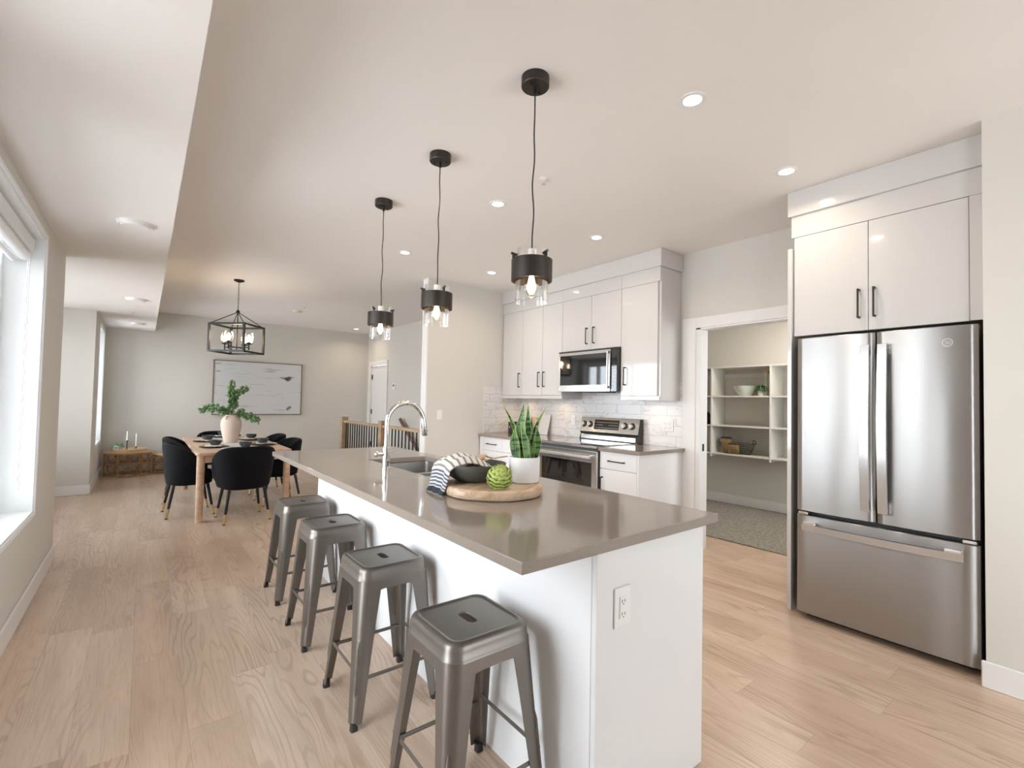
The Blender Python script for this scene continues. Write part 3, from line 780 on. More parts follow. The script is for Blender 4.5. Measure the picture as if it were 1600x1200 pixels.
for (x, y) in ((-0.155, 0), (0.155, 0), (0, -0.155), (0, 0.155)): t.cyl((x, y, 0.03), (x, y, 0.10), 0.008, n=10)
t.build('arm_cross', black_m, ch)
for (x, y) in ((-0.155, 0), (0.155, 0), (0, -0.155), (0, 0.155)):
    t = MB(); t.lathe([(0.006, 0.095), (0.040, 0.105), (0.042, 0.112), (0.013, 0.112), (0.013, 0.130)], c=(x, y, 0), n=20); cup = t.build('bulb_cup', black_m, ch)
    t = MB(); t.lathe([(0.030, 0.113), (0.046, 0.15), (0.048, 0.20), (0.036, 0.245)], c=(x, y, 0), n=24, cap0=False, cap1=False); t.build('glass_cup', shade_glass_m, cup)
    t = MB(); t.lathe([(0.011, 0.130), (0.024, 0.158), (0.024, 0.185), (0.010, 0.215), (0.002, 0.220)], c=(x, y, 0), n=16); t.build('bulb', M('candle_bulb', (1, .85, .6), 0.3, emit=(1.0, 0.72, 0.42), es=16.0), cup)
point('chandelier_glow', ch, (0, 0, 0.22), 0.05, CH_W * 4, (1.0, 0.72, 0.45))

# ================================================================= ISLAND
IX0, IX1, IY0, IY1 = 0.760, 1.708, 0.918, 3.835
BX0, BX1, BY0, BY1 = 1.083, 1.672, 0.957, 3.80
HC = 0.915; TC = 0.033
SX0, SX1, SY0, SY1 = 1.195, 1.605, 2.24, 3.06
t = MB()
zt, zb = HC, HC - TC
# one slab with a rectangular sink cut-out (shared vertices)
xs = [IX0, SX0, SX1, IX1]; ys = [IY0, SY0, SY1, IY1]
vs = [(x, y, z) for z in (zt, zb) for y in ys for x in xs]; fs = []
def vi(i, j, k): return k * 16 + j * 4 + i
for i in range(3):
    for j in range(3):
        if (i, j) == (1, 1): continue
        fs.append((vi(i, j, 0), vi(i + 1, j, 0), vi(i + 1, j + 1, 0), vi(i, j + 1, 0)))
        fs.append((vi(i, j, 1), vi(i, j + 1, 1), vi(i + 1, j + 1, 1), vi(i + 1, j, 1)))
for i in range(3):
    fs.append((vi(i, 0, 0), vi(i, 0, 1), vi(i + 1, 0, 1), vi(i + 1, 0, 0)))
    fs.append((vi(i + 1, 3, 0), vi(i + 1, 3, 1), vi(i, 3, 1), vi(i, 3, 0)))
    fs.append((vi(0, i + 1, 0), vi(0, i + 1, 1), vi(0, i, 1), vi(0, i, 0)))
    fs.append((vi(3, i, 0), vi(3, i, 1), vi(3, i + 1, 1), vi(3, i + 1, 0)))
fs.append((vi(1, 1, 0), vi(2, 1, 0), vi(2, 1, 1), vi(1, 1, 1))); fs.append((vi(2, 2, 0), vi(1, 2, 0), vi(1, 2, 1), vi(2, 2, 1)))
fs.append((vi(1, 2, 0), vi(1, 1, 0), vi(1, 1, 1), vi(1, 2, 1))); fs.append((vi(2, 1, 0), vi(2, 2, 0), vi(2, 2, 1), vi(2, 1, 1)))
t.add(vs, fs)
io = t.build('island_countertop', quartz_m); tag(io, 'long taupe quartz countertop of the kitchen island with a sink cut-out', 'countertop')
bv = io.modifiers.new('edge', 'BEVEL'); bv.width = 0.003; bv.segments = 2; bv.limit_method = 'ANGLE'

isl = E('kitchen_island', 'white panelled kitchen island base under the long taupe countertop', 'kitchen island', (0, 0, 0))
t = MB(); t.box(BX0, BX1, BY0, BY0 + 0.02, 0, zb, bev=0.002); t.build('end_panel', panel_m, isl)
t = MB(); t.box(BX0, BX0 + 0.02, BY0 + 0.021, BY1, 0, zb, bev=0.002); t.build('seating_panel', satin_m, isl)
t = MB(); t.box(BX0 + 0.021, BX1, BY1 - 0.02, BY1, 0, zb, bev=0.002); t.build('end_panel', gloss_m, isl)
t = MB(); t.box(BX1 - 0.06, BX1 - 0.04, BY0 + 0.021, BY1 - 0.021, 0, 0.10); t.build('toe_kick', satin_m, isl)
n_d = 5; wd = (BY1 - BY0 - 0.042) / n_d
for k in range(n_d):
    y = BY0 + 0.021 + k * wd
    t = MB(); t.box(BX1 - 0.02, BX1, y + 0.0015, y + wd - 0.0015, 0.105, zb - 0.004, bev=0.0015); dd = t.build('door', gloss_m, isl)
    t = MB(); t.cyl((BX1 + 0.028, y + 0.06, 0.62), (BX1 + 0.028, y + 0.06, 0.80), 0.005, n=8)
    for z in (0.63, 0.79): t.cyl((BX1, y + 0.06, z), (BX1 + 0.028, y + 0.06, z), 0.004, n=8)
    t.build('handle', black_m, dd)

# outlets and switches
def plate(name, label, cat, loc, rz, w=0.07, h=0.115, kind='outlet', group=None):
    """plate whose face looks along local -y"""
    o = E(name, label, cat, loc, rz, group)
    t = MB(); t.box(-w / 2, w / 2, -0.006, 0, -h / 2, h / 2, bev=0.003); t.build('cover_plate', white_m, o)
    g = max(1, round(w / 0.07))
    for k in range(g):
        cx = (k - (g - 1) / 2) * 0.046
        t = MB(); t.box(cx - 0.0165, cx + 0.0165, -0.0085, -0.006, -0.034, 0.034, bev=0.001)
        ins = t.build('receptacle' if kind == 'outlet' else 'rocker', white_m, o)
        if kind == 'outlet':
            t = MB()
            for z in (-0.020, 0.020):
                t.box(cx - 0.0075, cx - 0.0055, -0.0092, -0.0084, z - 0.005, z + 0.005); t.box(cx + 0.0055, cx + 0.0075, -0.0092, -0.0084, z - 0.004, z + 0.004)
                t.box(cx - 0.002, cx + 0.002, -0.0092, -0.0084, z - 0.011, z - 0.008)
            t.build('slots', outlet_m, ins, smooth=False)
    return o
plate('electrical_outlet', 'white electrical outlet on the end panel of the kitchen island', 'outlet', (1.198, BY0, 0.685), 0, 0.078, 0.125)
plate('wall_switch', 'white rocker switch on the wall between the staircase railing and the cabinets', 'switch', (2.775, YK, 1.147), 0, kind='switch')
plate('electrical_outlet', 'wide white outlet on the tiled backsplash beside the pantry doorway', 'outlet', (XR - 0.008, 2.68, 1.117), -PI / 2, 0.13, 0.115)
plate('electrical_outlet', 'white outlet on the marble backsplash between the range and the snake plant', 'outlet', (XR - 0.008, 3.95, 1.117), -PI / 2, 0.07, 0.115)
plate('electrical_outlet', 'small white outlet low on the wall below the far narrow window', 'outlet', (XL, 8.62, 0.42), PI / 2, 0.07, 0.115)
th = E('thermostat', 'small white thermostat on the hall wall beside the far door', 'thermostat', (XH, 8.79, 1.577), -PI / 2)
t = MB(); t.box(-0.05, 0.05, -0.018, 0, -0.06, 0.06, bev=0.006); t.build('housing', white_m, th)
t = MB(); t.box(-0.03, 0.03, -0.0195, -0.018, 0.0, 0.04); t.build('screen', outlet_m, th)

# sink
sk = E('kitchen_sink', 'double bowl stainless steel sink set under the island countertop', 'sink', (0, 0, 0))
def bowl(y0, y1, depth):
    t = MB(); w_ = 0.012; x0, x1 = SX0 - w_, SX1 + w_
    cx, cy, hx, hy = (x0 + x1) / 2, (y0 + y1) / 2, (x1 - x0) / 2, (y1 - y0) / 2
    rings = [rsq(hx + 0.012, 0.03, zb - 0.002, 48, cx, cy, hy + 0.012), rsq(hx, 0.03, zb - 0.002, 48, cx, cy, hy), rsq(hx - 0.004, 0.035, zb - depth + 0.03, 48, cx, cy, hy - 0.004),
             rsq(hx - 0.03, 0.03, zb - depth, 48, cx, cy, hy - 0.03), rsq(0.045, 0.044, zb - depth - 0.002, 48, cx, cy)]
    t.loft(rings, False, True)
    o = t.build('bowl', sink_m, sk); fix_normals(o)
    d = MB(); d.lathe([(0.042, 0.0), (0.040, 0.004), (0.03, 0.002), (0.001, 0.001)], c=(cx, cy, zb - depth), n=24, cap0=False, cap1=False); d.build('drain', chrome_m, o)
bowl(2.252, 2.545, 0.16)
bowl(2.575, 3.05, 0.21)
t = MB(); t.box(SX0 - 0.01, SX1 + 0.01, 2.549, 2.571, zb - 0.06, zb - 0.012, bev=0.008); t.build('divider', sink_m, sk)

# faucet
fa = E('faucet', 'tall polished chrome gooseneck pull-down faucet beside the island sink', 'faucet', (1.125, 2.62, HC))
t = MB(); t.lathe([(0.027, 0), (0.027, 0.006), (0.0225, 0.010), (0.0225, 0.12), (0.019, 0.125), (0.019, 0.13)], n=28); t.build('body', chrome_m, fa)
rad = 0.118; zc = 0.265
pts = [(0, 0, 0.12), (0, 0, 0.2)] + [(rad - rad * cos(u), 0, zc + rad * sin(u)) for u in [PI * k / 20 for k in range(0, 20)]]
t = MB(); t.tube(pts, [0.0145] * len(pts), 20); t.build('gooseneck', chrome_m, fa)
t = MB()
e0 = Vector(pts[-1]); dr = Vector((0.12, 0, -1)).normalized()
t.tube([e0 - dr * 0.005, e0 + dr * 0.02, e0 + dr * 0.035, e0 + dr * 0.095, e0 + dr * 0.10], [0.0165, 0.0175, 0.0165, 0.018, 0.015], 20)
hd = t.build('spray_head', chrome_m, fa)
t = MB(); p = e0 + dr * 0.06; t.sphere((p.x + 0.020, 0, p.z), 0.009, sz=1.6); t.build('spray_button', chrome_m, hd)
t = MB(); t.cyl((-0.02, 0, 0.085), (-0.050, 0.0, 0.085), 0.014, 0.014, 16); t.sphere((-0.058, 0, 0.085), 0.016)
t.build('lever_hub', chrome_m, fa)
t = MB(); t.cyl((0.02, 0.01, 0.09), (0.07, 0.015, 0.105), 0.0035, n=8); t.build('lever', chrome_m, fa)
t = MB(); t.lathe([(0.0235, 0.045), (0.0245, 0.048), (0.0235, 0.051)], n=28, cap0=False, cap1=False); t.build('collar', chrome_m, fa)

# ================================================================= BAR STOOLS
def rsa(h, r, z, n=64):
    """rounded square sampled at equal angles"""
    out = []
    for k in range(n):
        a = 2 * PI * (k + 0.5) / n; dx, dy = abs(cos(a)), abs(sin(a)); lo, hi = 0.0, h * 1.5
        for _ in range(32):
            md = (lo + hi) / 2; px, py = dx * md, dy * md
            ex, ey = max(px - (h - r), 0), max(py - (h - r), 0)
            if ex * ex + ey * ey < r * r: lo = md
            else: hi = md
        out.append((cos(a) * lo, sin(a) * lo, z))
    return out
def stool():
    o = E('bar_stool', 'gunmetal square metal bar stool at the outlet end of the island', 'bar stool', (0.862, 1.315, 0), 0, 'gunmetal stools along the island')
    Hs = 0.612; n = 96
    slot = []
    base = rsa(0.122, 0.035, Hs - 0.0035, n)
    for (x, y, z) in base:
        an = math.atan2(y, x)
        # slot outline: capsule 0.062 x 0.024, long axis y
        hx_, hy_ = 0.0175, 0.024
        dx, dy = cos(an), sin(an)
        lo, hi = 0.0, 0.1
        for _ in range(30):
            md = (lo + hi) / 2; px, py = abs(dx * md), abs(dy * md)
            inside = (px < hx_) if py < hy_ else (px * px + (py - hy_) ** 2 < hx_ ** 2)
            if inside: lo = md
            else: hi = md
        slot.append((dx * lo, dy * lo))
    t = MB()
    rings = [[(x, y, Hs - 0.0085) for x, y in slot], [(x, y, Hs - 0.0055) for x, y in slot], [(x * 1.06, y * 1.06, Hs - 0.0035) for x, y in slot], [(x * 1.14, y * 1.14, Hs - 0.0035) for x, y in slot], rsa(0.114, 0.030, Hs - 0.0035, n),
             rsa(0.118, 0.030, Hs - 0.0035, n), rsa(0.124, 0.034, Hs - 0.0032, n), rsa(0.1275, 0.036, Hs, n), rsa(0.134, 0.038, Hs + 0.0012, n), rsa(0.1425, 0.042, Hs - 0.0025, n), rsa(0.1475, 0.045, Hs - 0.011, n),
             rsa(0.150, 0.046, Hs - 0.022, n), rsa(0.1525, 0.047, Hs - 0.045, n), rsa(0.1545, 0.048, Hs - 0.047, n), rsa(0.156, 0.048, Hs - 0.053, n),
             rsa(0.153, 0.046, Hs - 0.053, n), rsa(0.146, 0.044, Hs - 0.020, n), rsa(0.135, 0.038, Hs - 0.008, n), rsa(0.118, 0.030, Hs - 0.008, n), [(x * 1.0, y * 1.0, Hs - 0.0085) for x, y in slot]]
    t.loft(rings, False, False); t.build('seat', gun_m, o, ang=0.9)
    # apron: skirt strips between the legs, curved lower edge
    t = MB()
    for k in range(4):
        ca, sa = cos(k * PI / 2), sin(k * PI / 2); m_ = 12
        out = []; 
        for i in range(m_ + 1):
            u = -0.115 + 0.23 * i / m_
            zl = Hs - 0.088 - 0.028 * (abs(u) / 0.115) ** 5
            out.append((u, zl))
        top = Hs - 0.050
        f_ = lambda x, y, z: (ca * x - sa * y, sa * x + ca * y, z)
        off = lambda z: 0.1545 + (Hs - 0.05 - z) * 0.075
        r0 = [f_(off(top), u, top) for u, zl in out]; r1 = [f_(off(zl), u, zl) for u, zl in out]
        r2_ = [f_(off(zl) - 0.003, u, zl) for u, zl in out]; r3 = [f_(off(top) - 0.003, u, top) for u, zl in out]
        t.loft([r0, r1, r2_, r3, r0], False, False, closed=False)
    t.build('apron', gun_m, o)
    zs = [Hs - 0.050, Hs - 0.10, 0.40, 0.28, 0.16, 0.08, 0.022]
    for k in range(4):
        ca, sa = cos(k * PI / 2), sin(k * PI / 2)
        t = MB(); rings = []
        for z in zs:
            q = (Hs - 0.05 - z) / (Hs - 0.05)
            h = 0.155 + 0.036 * q + 0.004 * q ** 4; al = 0.092 - 0.052 * q ** 0.8; r = min(0.045 - 0.020 * q, al * 0.9); th_ = 0.004
            pts = [(h - al, h)]
            pts += [(h - r + r * sin(u), h - r + r * cos(u)) for u in [PI / 2 * j / 8 for j in range(9)]]
            pts += [(h, h - al)]
            ri = r - th_
            pts += [(h - th_, h - al)]
            pts += [(h - r + ri * sin(u), h - r + ri * cos(u)) for u in [PI / 2 * j / 8 for j in range(8, -1, -1)]]
            pts += [(h - al, h - th_)]
            rings.append([(ca * x - sa * y, sa * x + ca * y, z) for x, y in pts])
        t.loft(rings[::-1]); lg = t.build('leg', gun_m, o); fix_normals(lg)
        # pressed rib on the corner
        t = MB(); pr = []
        for i in range(9):
            z = 0.33 - i * 0.026; q = (Hs - 0.05 - z) / (Hs - 0.05)
            h = 0.155 + 0.036 * q + 0.004 * q ** 4; r = min(0.045 - 0.020 * q, (0.092 - 0.052 * q ** 0.8) * 0.9)
            c0 = h - r + r * 0.7071
            pr.append((ca * c0 - sa * c0, sa * c0 + ca * c0, z))
        t.tube(pr, [0.001] + [0.0058] * 7 + [0.001], 8); t.build('rib', gun_m, lg)
        t = MB(); h = 0.1945
        f2 = rsq(0.0145, 0.008, 0.0, 16, h - 0.0155, h - 0.0155); f3 = rsq(0.0135, 0.008, 0.030, 16, h - 0.0165, h - 0.0165)
        f2 = [(ca * x - sa * y, sa * x + ca * y, z) for x, y, z in f2]; f3 = [(ca * x - sa * y, sa * x + ca * y, z) for x, y, z in f3]
        t.loft([f2, f3]); t.build('rubber_foot', rubber_m, lg)
    for k in range(4):
        ca, sa = cos(k * PI / 2), sin(k * PI / 2)
        z = 0.185 if k % 2 else 0.215
        t = MB(); h = 0.171
        a0 = (ca * h + sa * h, sa * h - ca * h, z); a1 = (ca * h - sa * h, sa * h + ca * h, z)
        t.tube([a0, a1], 0.0065, 8, sq=(0.6, 1.3)); t.build('stretcher', gun_m, o)
    return o
s0 = stool()
dup(s0, loc=(0.880, 2.055, 0), label='second gunmetal bar stool from the outlet end of the island')
dup(s0, loc=(0.880, 2.785, 0), label='third gunmetal bar stool from the outlet end of the island')
dup(s0, loc=(0.890, 3.462, 0), label='gunmetal bar stool at the dining end of the island, by the black chairs')

# ================================================================= KITCHEN WALL
UX = 3.69
def pull(parent, x, y, z0, z1):
    t = MB(); t.box(x - 0.034, x - 0.026, y - 0.005, y + 0.005, z0, z1, bev=0.002)
    for z in (z0 + 0.006, z1 - 0.006): t.box(x - 0.030, x, y - 0.005, y + 0.005, z - 0.006, z + 0.006, bev=0.001)
    t.build('handle', black_m, parent)
def hpull(parent, x, y0, y1, z):
    t = MB(); t.box(x - 0.034, x - 0.026, y0, y1, z - 0.005, z + 0.005, bev=0.002)
    for y in (y0 + 0.006, y1 - 0.006): t.box(x - 0.030, x, y - 0.006, y + 0.006, z - 0.005, z + 0.005, bev=0.001)
    t.build('handle', black_m, parent)
ZD = 2.455; ZCR = 2.59
def upper(label, y0, y1, z0, doors, valance=True, x_back=XR - 0.003):
    o = E('upper_cabinet', label, 'cabinet', (0, 0, 0))
    t = MB(); t.box(UX + 0.021, x_back, y0 + 0.001, y1 - 0.001, z0 + (0.028 if valance else 0), ZCR, bev=0.001)
    if valance:
        for yy in (y0 + 0.001, y1 - 0.017): t.box(UX + 0.021, x_back, yy, yy + 0.016, z0, z0 + 0.028)
    t.build('body', gloss_m, o)
    if valance:
        t = MB(); t.box(UX + 0.004, UX + 0.020, y0 + 0.001, y1 - 0.001, z0 - 0.0, z0 + 0.038, bev=0.002); t.build('light_rail', gloss_m, o)
    t = MB(); t.box(UX, UX + 0.020, y0 + 0.001, y1 - 0.001, ZD + 0.002, ZCR, bev=0.001); t.build('filler_panel', gloss_m, o)
    zb_ = z0 + (0.040 if valance else 0.0)
    for (a, b, hy, hz0, hz1) in doors:
        t = MB(); t.box(UX, UX + 0.020, a + 0.0018, b - 0.0018, zb_, ZD, bev=0.002); d_ = t.build('door', gloss_m, o)
        pull(d_, UX, hy, hz0, hz1)
    return o
upper('single-door glossy white upper cabinet against the kitchen end wall', 4.53, YK - 0.002, 1.363, [(4.53, YK - 0.02, 4.575, 1.50, 1.68)])
upper('two-door glossy white upper cabinet next to the microwave', 3.823, 4.53, 1.363, [(4.159, 4.53, 4.205, 1.50, 1.68), (3.823, 4.159, 4.115, 1.50, 1.68)])
upper('short two-door glossy white cabinet above the microwave', 2.994, 3.823, 1.885, [(3.392, 3.823, 3.445, 1.945, 2.12), (2.994, 3.392, 3.345, 1.945, 2.12)], valance=False)
upper('single-door glossy white upper cabinet beside the pantry doorway', 2.552, 2.994, 1.358, [(2.575, 2.994, 2.935, 1.50, 1.68)])
def crown_(label, x0, x1, y0, y1):
    t = MB(); t.box(x0, x1, y0, y1, ZCR + 0.001, ZC - 0.001, bev=0.002)
    return tag(t.build('crown_moulding', gloss_m), label, 'moulding')
crown_('flat glossy white crown board above the kitchen wall cabinets', UX - 0.018, XR - 0.002, 2.534, YK - 0.002)

# microwave
mw = E('microwave', 'stainless over-the-range microwave with a dark glass door', 'microwave', (3.635, 2.998, 1.435))
t = MB(); t.box(0.03, 0.390, 0.0, 0.822, 0.012, 0.445, bev=0.004); t.build('body', fside_m, mw)
t = MB(); t.box(0.002, 0.03, 0.085, 0.822, 0.005, 0.432, bev=0.004); dr_ = t.build('door', steel2_m, mw)
t = MB(); t.box(-0.001, 0.003, 0.118, 0.796, 0.075, 0.398, bev=0.001); t.build('door_glass', glassblk_m, dr_)
t = MB(); t.box(-0.030, -0.014, 0.090, 0.112, 0.03, 0.415, bev=0.006)
for z in (0.05, 0.395): t.box(-0.02, 0.004, 0.094, 0.108, z - 0.012, z + 0.012, bev=0.002)
t.build('door_handle', hand_m, dr_)
t = MB(); t.box(0.004, 0.03, 0.002, 0.082, 0.005, 0.432, bev=0.003); cp = t.build('control_panel', glassblk_m, mw)
t = MB()
for k in range(6):
    for j in range(3): t.box(0.0025, 0.0042, 0.018 + j * 0.018, 0.028 + j * 0.018, 0.06 + k * 0.035, 0.066 + k * 0.035)
t.build('button_marks', print_m, cp, smooth=False)
t = MB(); t.box(0.002, 0.03, 0.002, 0.822, 0.433, 0.445); t.build('vent_strip', fside_m, mw)
t = MB(); t.box(0.03, 0.30, 0.25, 0.60, 0.0, 0.012, bev=0.003); t.build('grease_filter', fside_m, mw)
t = MB(); t.lathe([(0.013, 0), (0.013, 0.001)], n=20); bdg = t.build('badge_disc', hand_m, dr_, loc=(0.0015, 0.80, 0.04)); bdg.rotation_euler = (0, -PI / 2, 0)

# backsplash
t = MB(); t.box(XR - 0.008, XR, 2.525, YK - 0.001, HC + 0.001, 1.53); o = t.build('wall_tile_backsplash', tile_m, smooth=False); o['kind'] = 'structure'
t = MB(); t.box(3.41, XR - 0.009, YK - 0.008, YK, HC + 0.001, 1.515); o = t.build('wall_tile_return', tile_m, smooth=False); o['kind'] = 'structure'

# base cabinets + countertops
CX = 3.355
def ctop(label, y0, y1, clip=False):
    t = MB()
    if clip:   # clipped outer corner as in the photo
        t.box(CX - 0.025, XR - 0.009, y0, y1, HC - TC, HC, bev=0.003)
    else: t.box(CX - 0.025, XR - 0.009, y0, y1, HC - TC, HC, bev=0.003)
    return tag(t.build('countertop', quartz_m), label, 'countertop')
RY0, RY1 = 2.955, 3.765
ctop('short taupe quartz countertop between the range and the pantry doorway', 2.49, RY0 - 0.003)
ctop('taupe quartz countertop between the range and the kitchen end wall', RY1 + 0.003, YK - 0.009)
bc = E('base_cabinet', 'white base cabinet with one drawer over a door, beside the pantry doorway', 'cabinet', (0, 0, 0))
t = MB(); t.box(CX + 0.021, XR - 0.002, 2.535, RY0 - 0.004, 0.10, HC - TC, bev=0.001); t.box(CX + 0.07, XR - 0.01, 2.535, RY0 - 0.004, 0, 0.10); t.build('body', satin_m, bc)
t = MB(); t.box(CX, XR - 0.02, 2.515, 2.534, 0, HC - TC, bev=0.001); t.build('end_panel', satin_m, bc)
t = MB(); t.box(CX, CX + 0.02, 2.537, RY0 - 0.005, 0.724, HC - TC - 0.003, bev=0.002); d_ = t.build('drawer', satin_m, bc); hpull(d_, CX, 2.66, 2.84, 0.80)
t = MB(); t.box(CX, CX + 0.02, 2.537, RY0 - 0.005, 0.105, 0.720, bev=0.002); d_ = t.build('door', satin_m, bc); pull(d_, CX, 2.915, 0.47, 0.65)
bc = E('base_cabinet', 'white base cabinet with narrow and wide drawer stacks, against the kitchen end wall', 'cabinet', (0, 0, 0))
t = MB(); t.box(CX + 0.021, XR - 0.002, RY1 + 0.004, YK - 0.018, 0.10, HC - TC, bev=0.001); t.box(CX + 0.07, XR - 0.01, RY1 + 0.004, YK - 0.018, 0, 0.10); t.build('body', satin_m, bc)
t = MB(); t.box(CX, CX + 0.02, 4.85, YK - 0.018, 0.105, HC - TC - 0.003, bev=0.001); t.build('filler_panel', satin_m, bc)
for (a, b) in ((4.47, 4.848), (RY1 + 0.005, 4.468)):
    for (z0, z1, hz_) in ((0.724, HC - TC - 0.003, 0.80), (0.42, 0.720, 0.64), (0.105, 0.416, 0.34)):
        t = MB(); t.box(CX, CX + 0.02, a, b, z0, z1, bev=0.002); d_ = t.build('drawer', satin_m, bc)
        mdl = (a + b) / 2 + (0.01 if b > 4.5 else 0); hpull(d_, CX, mdl - 0.095, mdl + 0.095, hz_)

# range
rg = E('kitchen_range', 'stainless freestanding electric range with a black glass oven door', 'range', (3.31, RY0, 0))
Wd = RY1 - RY0
t = MB(); t.box(0.03, 0.70, 0.002, Wd - 0.002, 0.03, 0.905, bev=0.002); t.build('body', fside_m, rg)
t = MB(); t.box(0.0, 0.61, 0.0, Wd, 0.898, 0.920, bev=0.004); t.build('cooktop_rim', steel2_m, rg)
t = MB(); t.box(0.03, 0.60, 0.025, Wd - 0.025, 0.9205, 0.923, bev=0.001); ck = t.build('cooktop_glass', M('cooktop_glass', (0.03, 0.03, 0.03), 0.05, coat=1.0, var=0.05), rg)
t = MB()
for (x, y, r) in ((0.17, 0.2, 0.10), (0.17, 0.60, 0.085), (0.45, 0.2, 0.075), (0.45, 0.60, 0.10)):
    t.lathe([(r, 0.9232), (r + 0.003, 0.9233), (r + 0.003, 0.9231)], c=(x, y, 0), n=40, cap0=False, cap1=False)
t.build('burner_rings', print_m, ck)
t = MB(); t.box(0.0, 0.03, 0.004, Wd - 0.004, 0.16, 0.872, bev=0.004); od = t.build('oven_door', steel2_m, rg)
t = MB(); t.box(-0.003, 0.001, 0.06, Wd - 0.06, 0.26, 0.765, bev=0.001); t.build('oven_window', glassblk_m, od)
t = MB(); t.box(-0.055, -0.035, 0.04, Wd - 0.04, 0.800, 0.832, bev=0.008)
for y in (0.06, Wd - 0.06): t.box(-0.045, 0.004, y - 0.016, y + 0.016, 0.802, 0.830, bev=0.003)
t.build('oven_handle', hand_m, od)
t = MB(); t.box(0.0, 0.03, 0.004, Wd - 0.004, 0.03, 0.153, bev=0.004); t.build('storage_drawer', steel2_m, rg)
# backguard: raked control panel
bg = MB(); bg.loft([[(0.615, 0, 0.922), (0.695, 0, 0.922), (0.695, 0, 1.165), (0.655, 0, 1.165), (0.622, 0, 1.005), (0.640, 0, 0.985)], [(0.615, Wd, 0.922), (0.695, Wd, 0.922), (0.695, Wd, 1.165), (0.655, Wd, 1.165), (0.622, Wd, 1.005), (0.640, Wd, 0.985)]])
o = bg.build('backguard', fside_m, rg); fix_normals(o)
def onpanel(mb_fn, name, mat, par, y0, y1, s0, s1, th_=0.003, bev=0.0):
    """plate lying on the raked face; s runs 0..1 up the rake"""
    p0 = Vector((0.622, 0, 1.005)); p1 = Vector((0.655, 0, 1.165)); n_ = Vector((-(p1 - p0).z, 0, (p1 - p0).x)).normalized()
    q0 = p0.lerp(p1, s0); q1 = p0.lerp(p1, s1)
    t = MB()
    t.loft([[(q0.x, y, q0.z), (q1.x, y, q1.z), (q1.x + n_.x * th_, y, q1.z + n_.z * th_), (q0.x + n_.x * th_, y, q0.z + n_.z * th_)] for y in (y0, y1)])
    o = t.build(name, mat, par); fix_normals(o); return o
pnl = onpanel(None, 'control_panel', steel2_m, rg, 0.004, Wd - 0.004, 0.01, 0.99, 0.004)
ds = onpanel(None, 'display', glassblk_m, rg, 0.26, 0.60, 0.2, 0.86, 0.006)
t = MB()
p0 = Vector((0.622, 0, 1.005)); p1 = Vector((0.655, 0, 1.165)); n_ = Vector((-(p1 - p0).z, 0, (p1 - p0).x)).normalized()
for r_ in range(3):
    for c_2 in range(12):
        s_ = 0.32 + 0.18 * r_; q_ = p0.lerp(p1, s_) + n_ * 0.0065; y = 0.275 + c_2 * 0.026
        if r_ == 1 and 4 < c_2 < 8: continue
        t.box(q_.x - 0.0012, q_.x, y, y + 0.013, q_.z - 0.003, q_.z + 0.003)
t.build('display_marks', print_m, ds, smooth=False)
for y in (0.09, 0.185, 0.665, 0.755):
    q_ = p0.lerp(p1, 0.52)
    t = MB(); t.tube([q_ + n_ * 0.004, q_ + n_ * 0.008], 0.036, 28); b_ = t.build('knob_bezel', blackp_m, rg, loc=(0, y, 0))
    t = MB(); t.tube([q_ + n_ * 0.008, q_ + n_ * 0.030, q_ + n_ * 0.033], [0.026, 0.024, 0.021], 28)
    t.box(q_.x + n_.x * 0.036 - 0.004, q_.x + n_.x * 0.036 + 0.004, -0.004, 0.004, q_.z - 0.020, q_.z + 0.022, bev=0.002); t.build('knob', hand_m, b_)
t = MB(); t.box(0.612, 0.618, 0.03, Wd - 0.03, 0.930, 0.975, bev=0.001); t.build('backguard_plate', steel2_m, rg)

# under-cabinet puck lights
pk = E('puck_light', 'small warm puck light under the cabinet beside the pantry doorway', 'light', (3.86, 2.78, 1.3855), 0, 'puck lights under the wall cabinets')
t = MB(); t.lathe([(0.028, 0), (0.028, -0.006), (0.02, -0.009), (0.001, -0.009)], n=24, cap0=False, cap1=False); t.build('housing', white_m, pk)
area('lamp', pk, (0, 0, -0.014), 0.04, 0.40, (1.0, 0.70, 0.42), 150)
dup(pk, loc=(3.86, 4.10, 1.3905), label='small warm puck light under the two-door cabinet next to the microwave')
dup(pk, loc=(3.86, 4.72, 1.3905), label='small warm puck light under the cabinet by the kitchen end wall')

# things on the range-side counter
t = MB(); t.box(-0.08, 0.08, -0.06, 0.06, 0, 0.155, bev=0.006)
cn = t.build('countertop_box', M('matte_black_box', (0.02, 0.02, 0.022), 0.5, var=0.1), loc=(3.68, 4.62, HC + 0.001)); cn.rotation_euler = (0, 0, -0.2)
tag(cn, 'matte black box on the counter behind the snake plant', 'box')
t = MB(); t.loft([[(-0.0825, 0.015 + 0.016 * cos(u), 0.09 + 0.016 * sin(u)) for u in [2 * PI * k / 16 for k in range(16)]], [(-0.080, 0.015 + 0.016 * cos(u), 0.09 + 0.016 * sin(u)) for u in [2 * PI * k / 16 for k in range(16)]]])
t.build('gold_emblem', gold_m, cn)
t = MB(); t.lathe([(0.10, 0), (0.105, 0.005), (0.105, 0.015), (0.10, 0.02)], n=40)
t.box(-0.02, 0.02, 0.09, 0.17, 0.002, 0.018, bev=0.004)
o = t.build('serving_board', boardw_m, loc=(3.965, 4.62, HC + 0.108)); o.rotation_euler = (0, -PI / 2 + 0.18, 0)
tag(o, 'round wooden serving board leaning on the backsplash behind the black box', 'board')
t = MB(); t.box(0, 0.015, -0.09, 0.09, 0, 0.26, bev=0.004)
o = t.build('marble_board', marble_b, loc=(3.935, 4.42, HC + 0.002)); o.rotation_euler = (0, 0.24, 0)
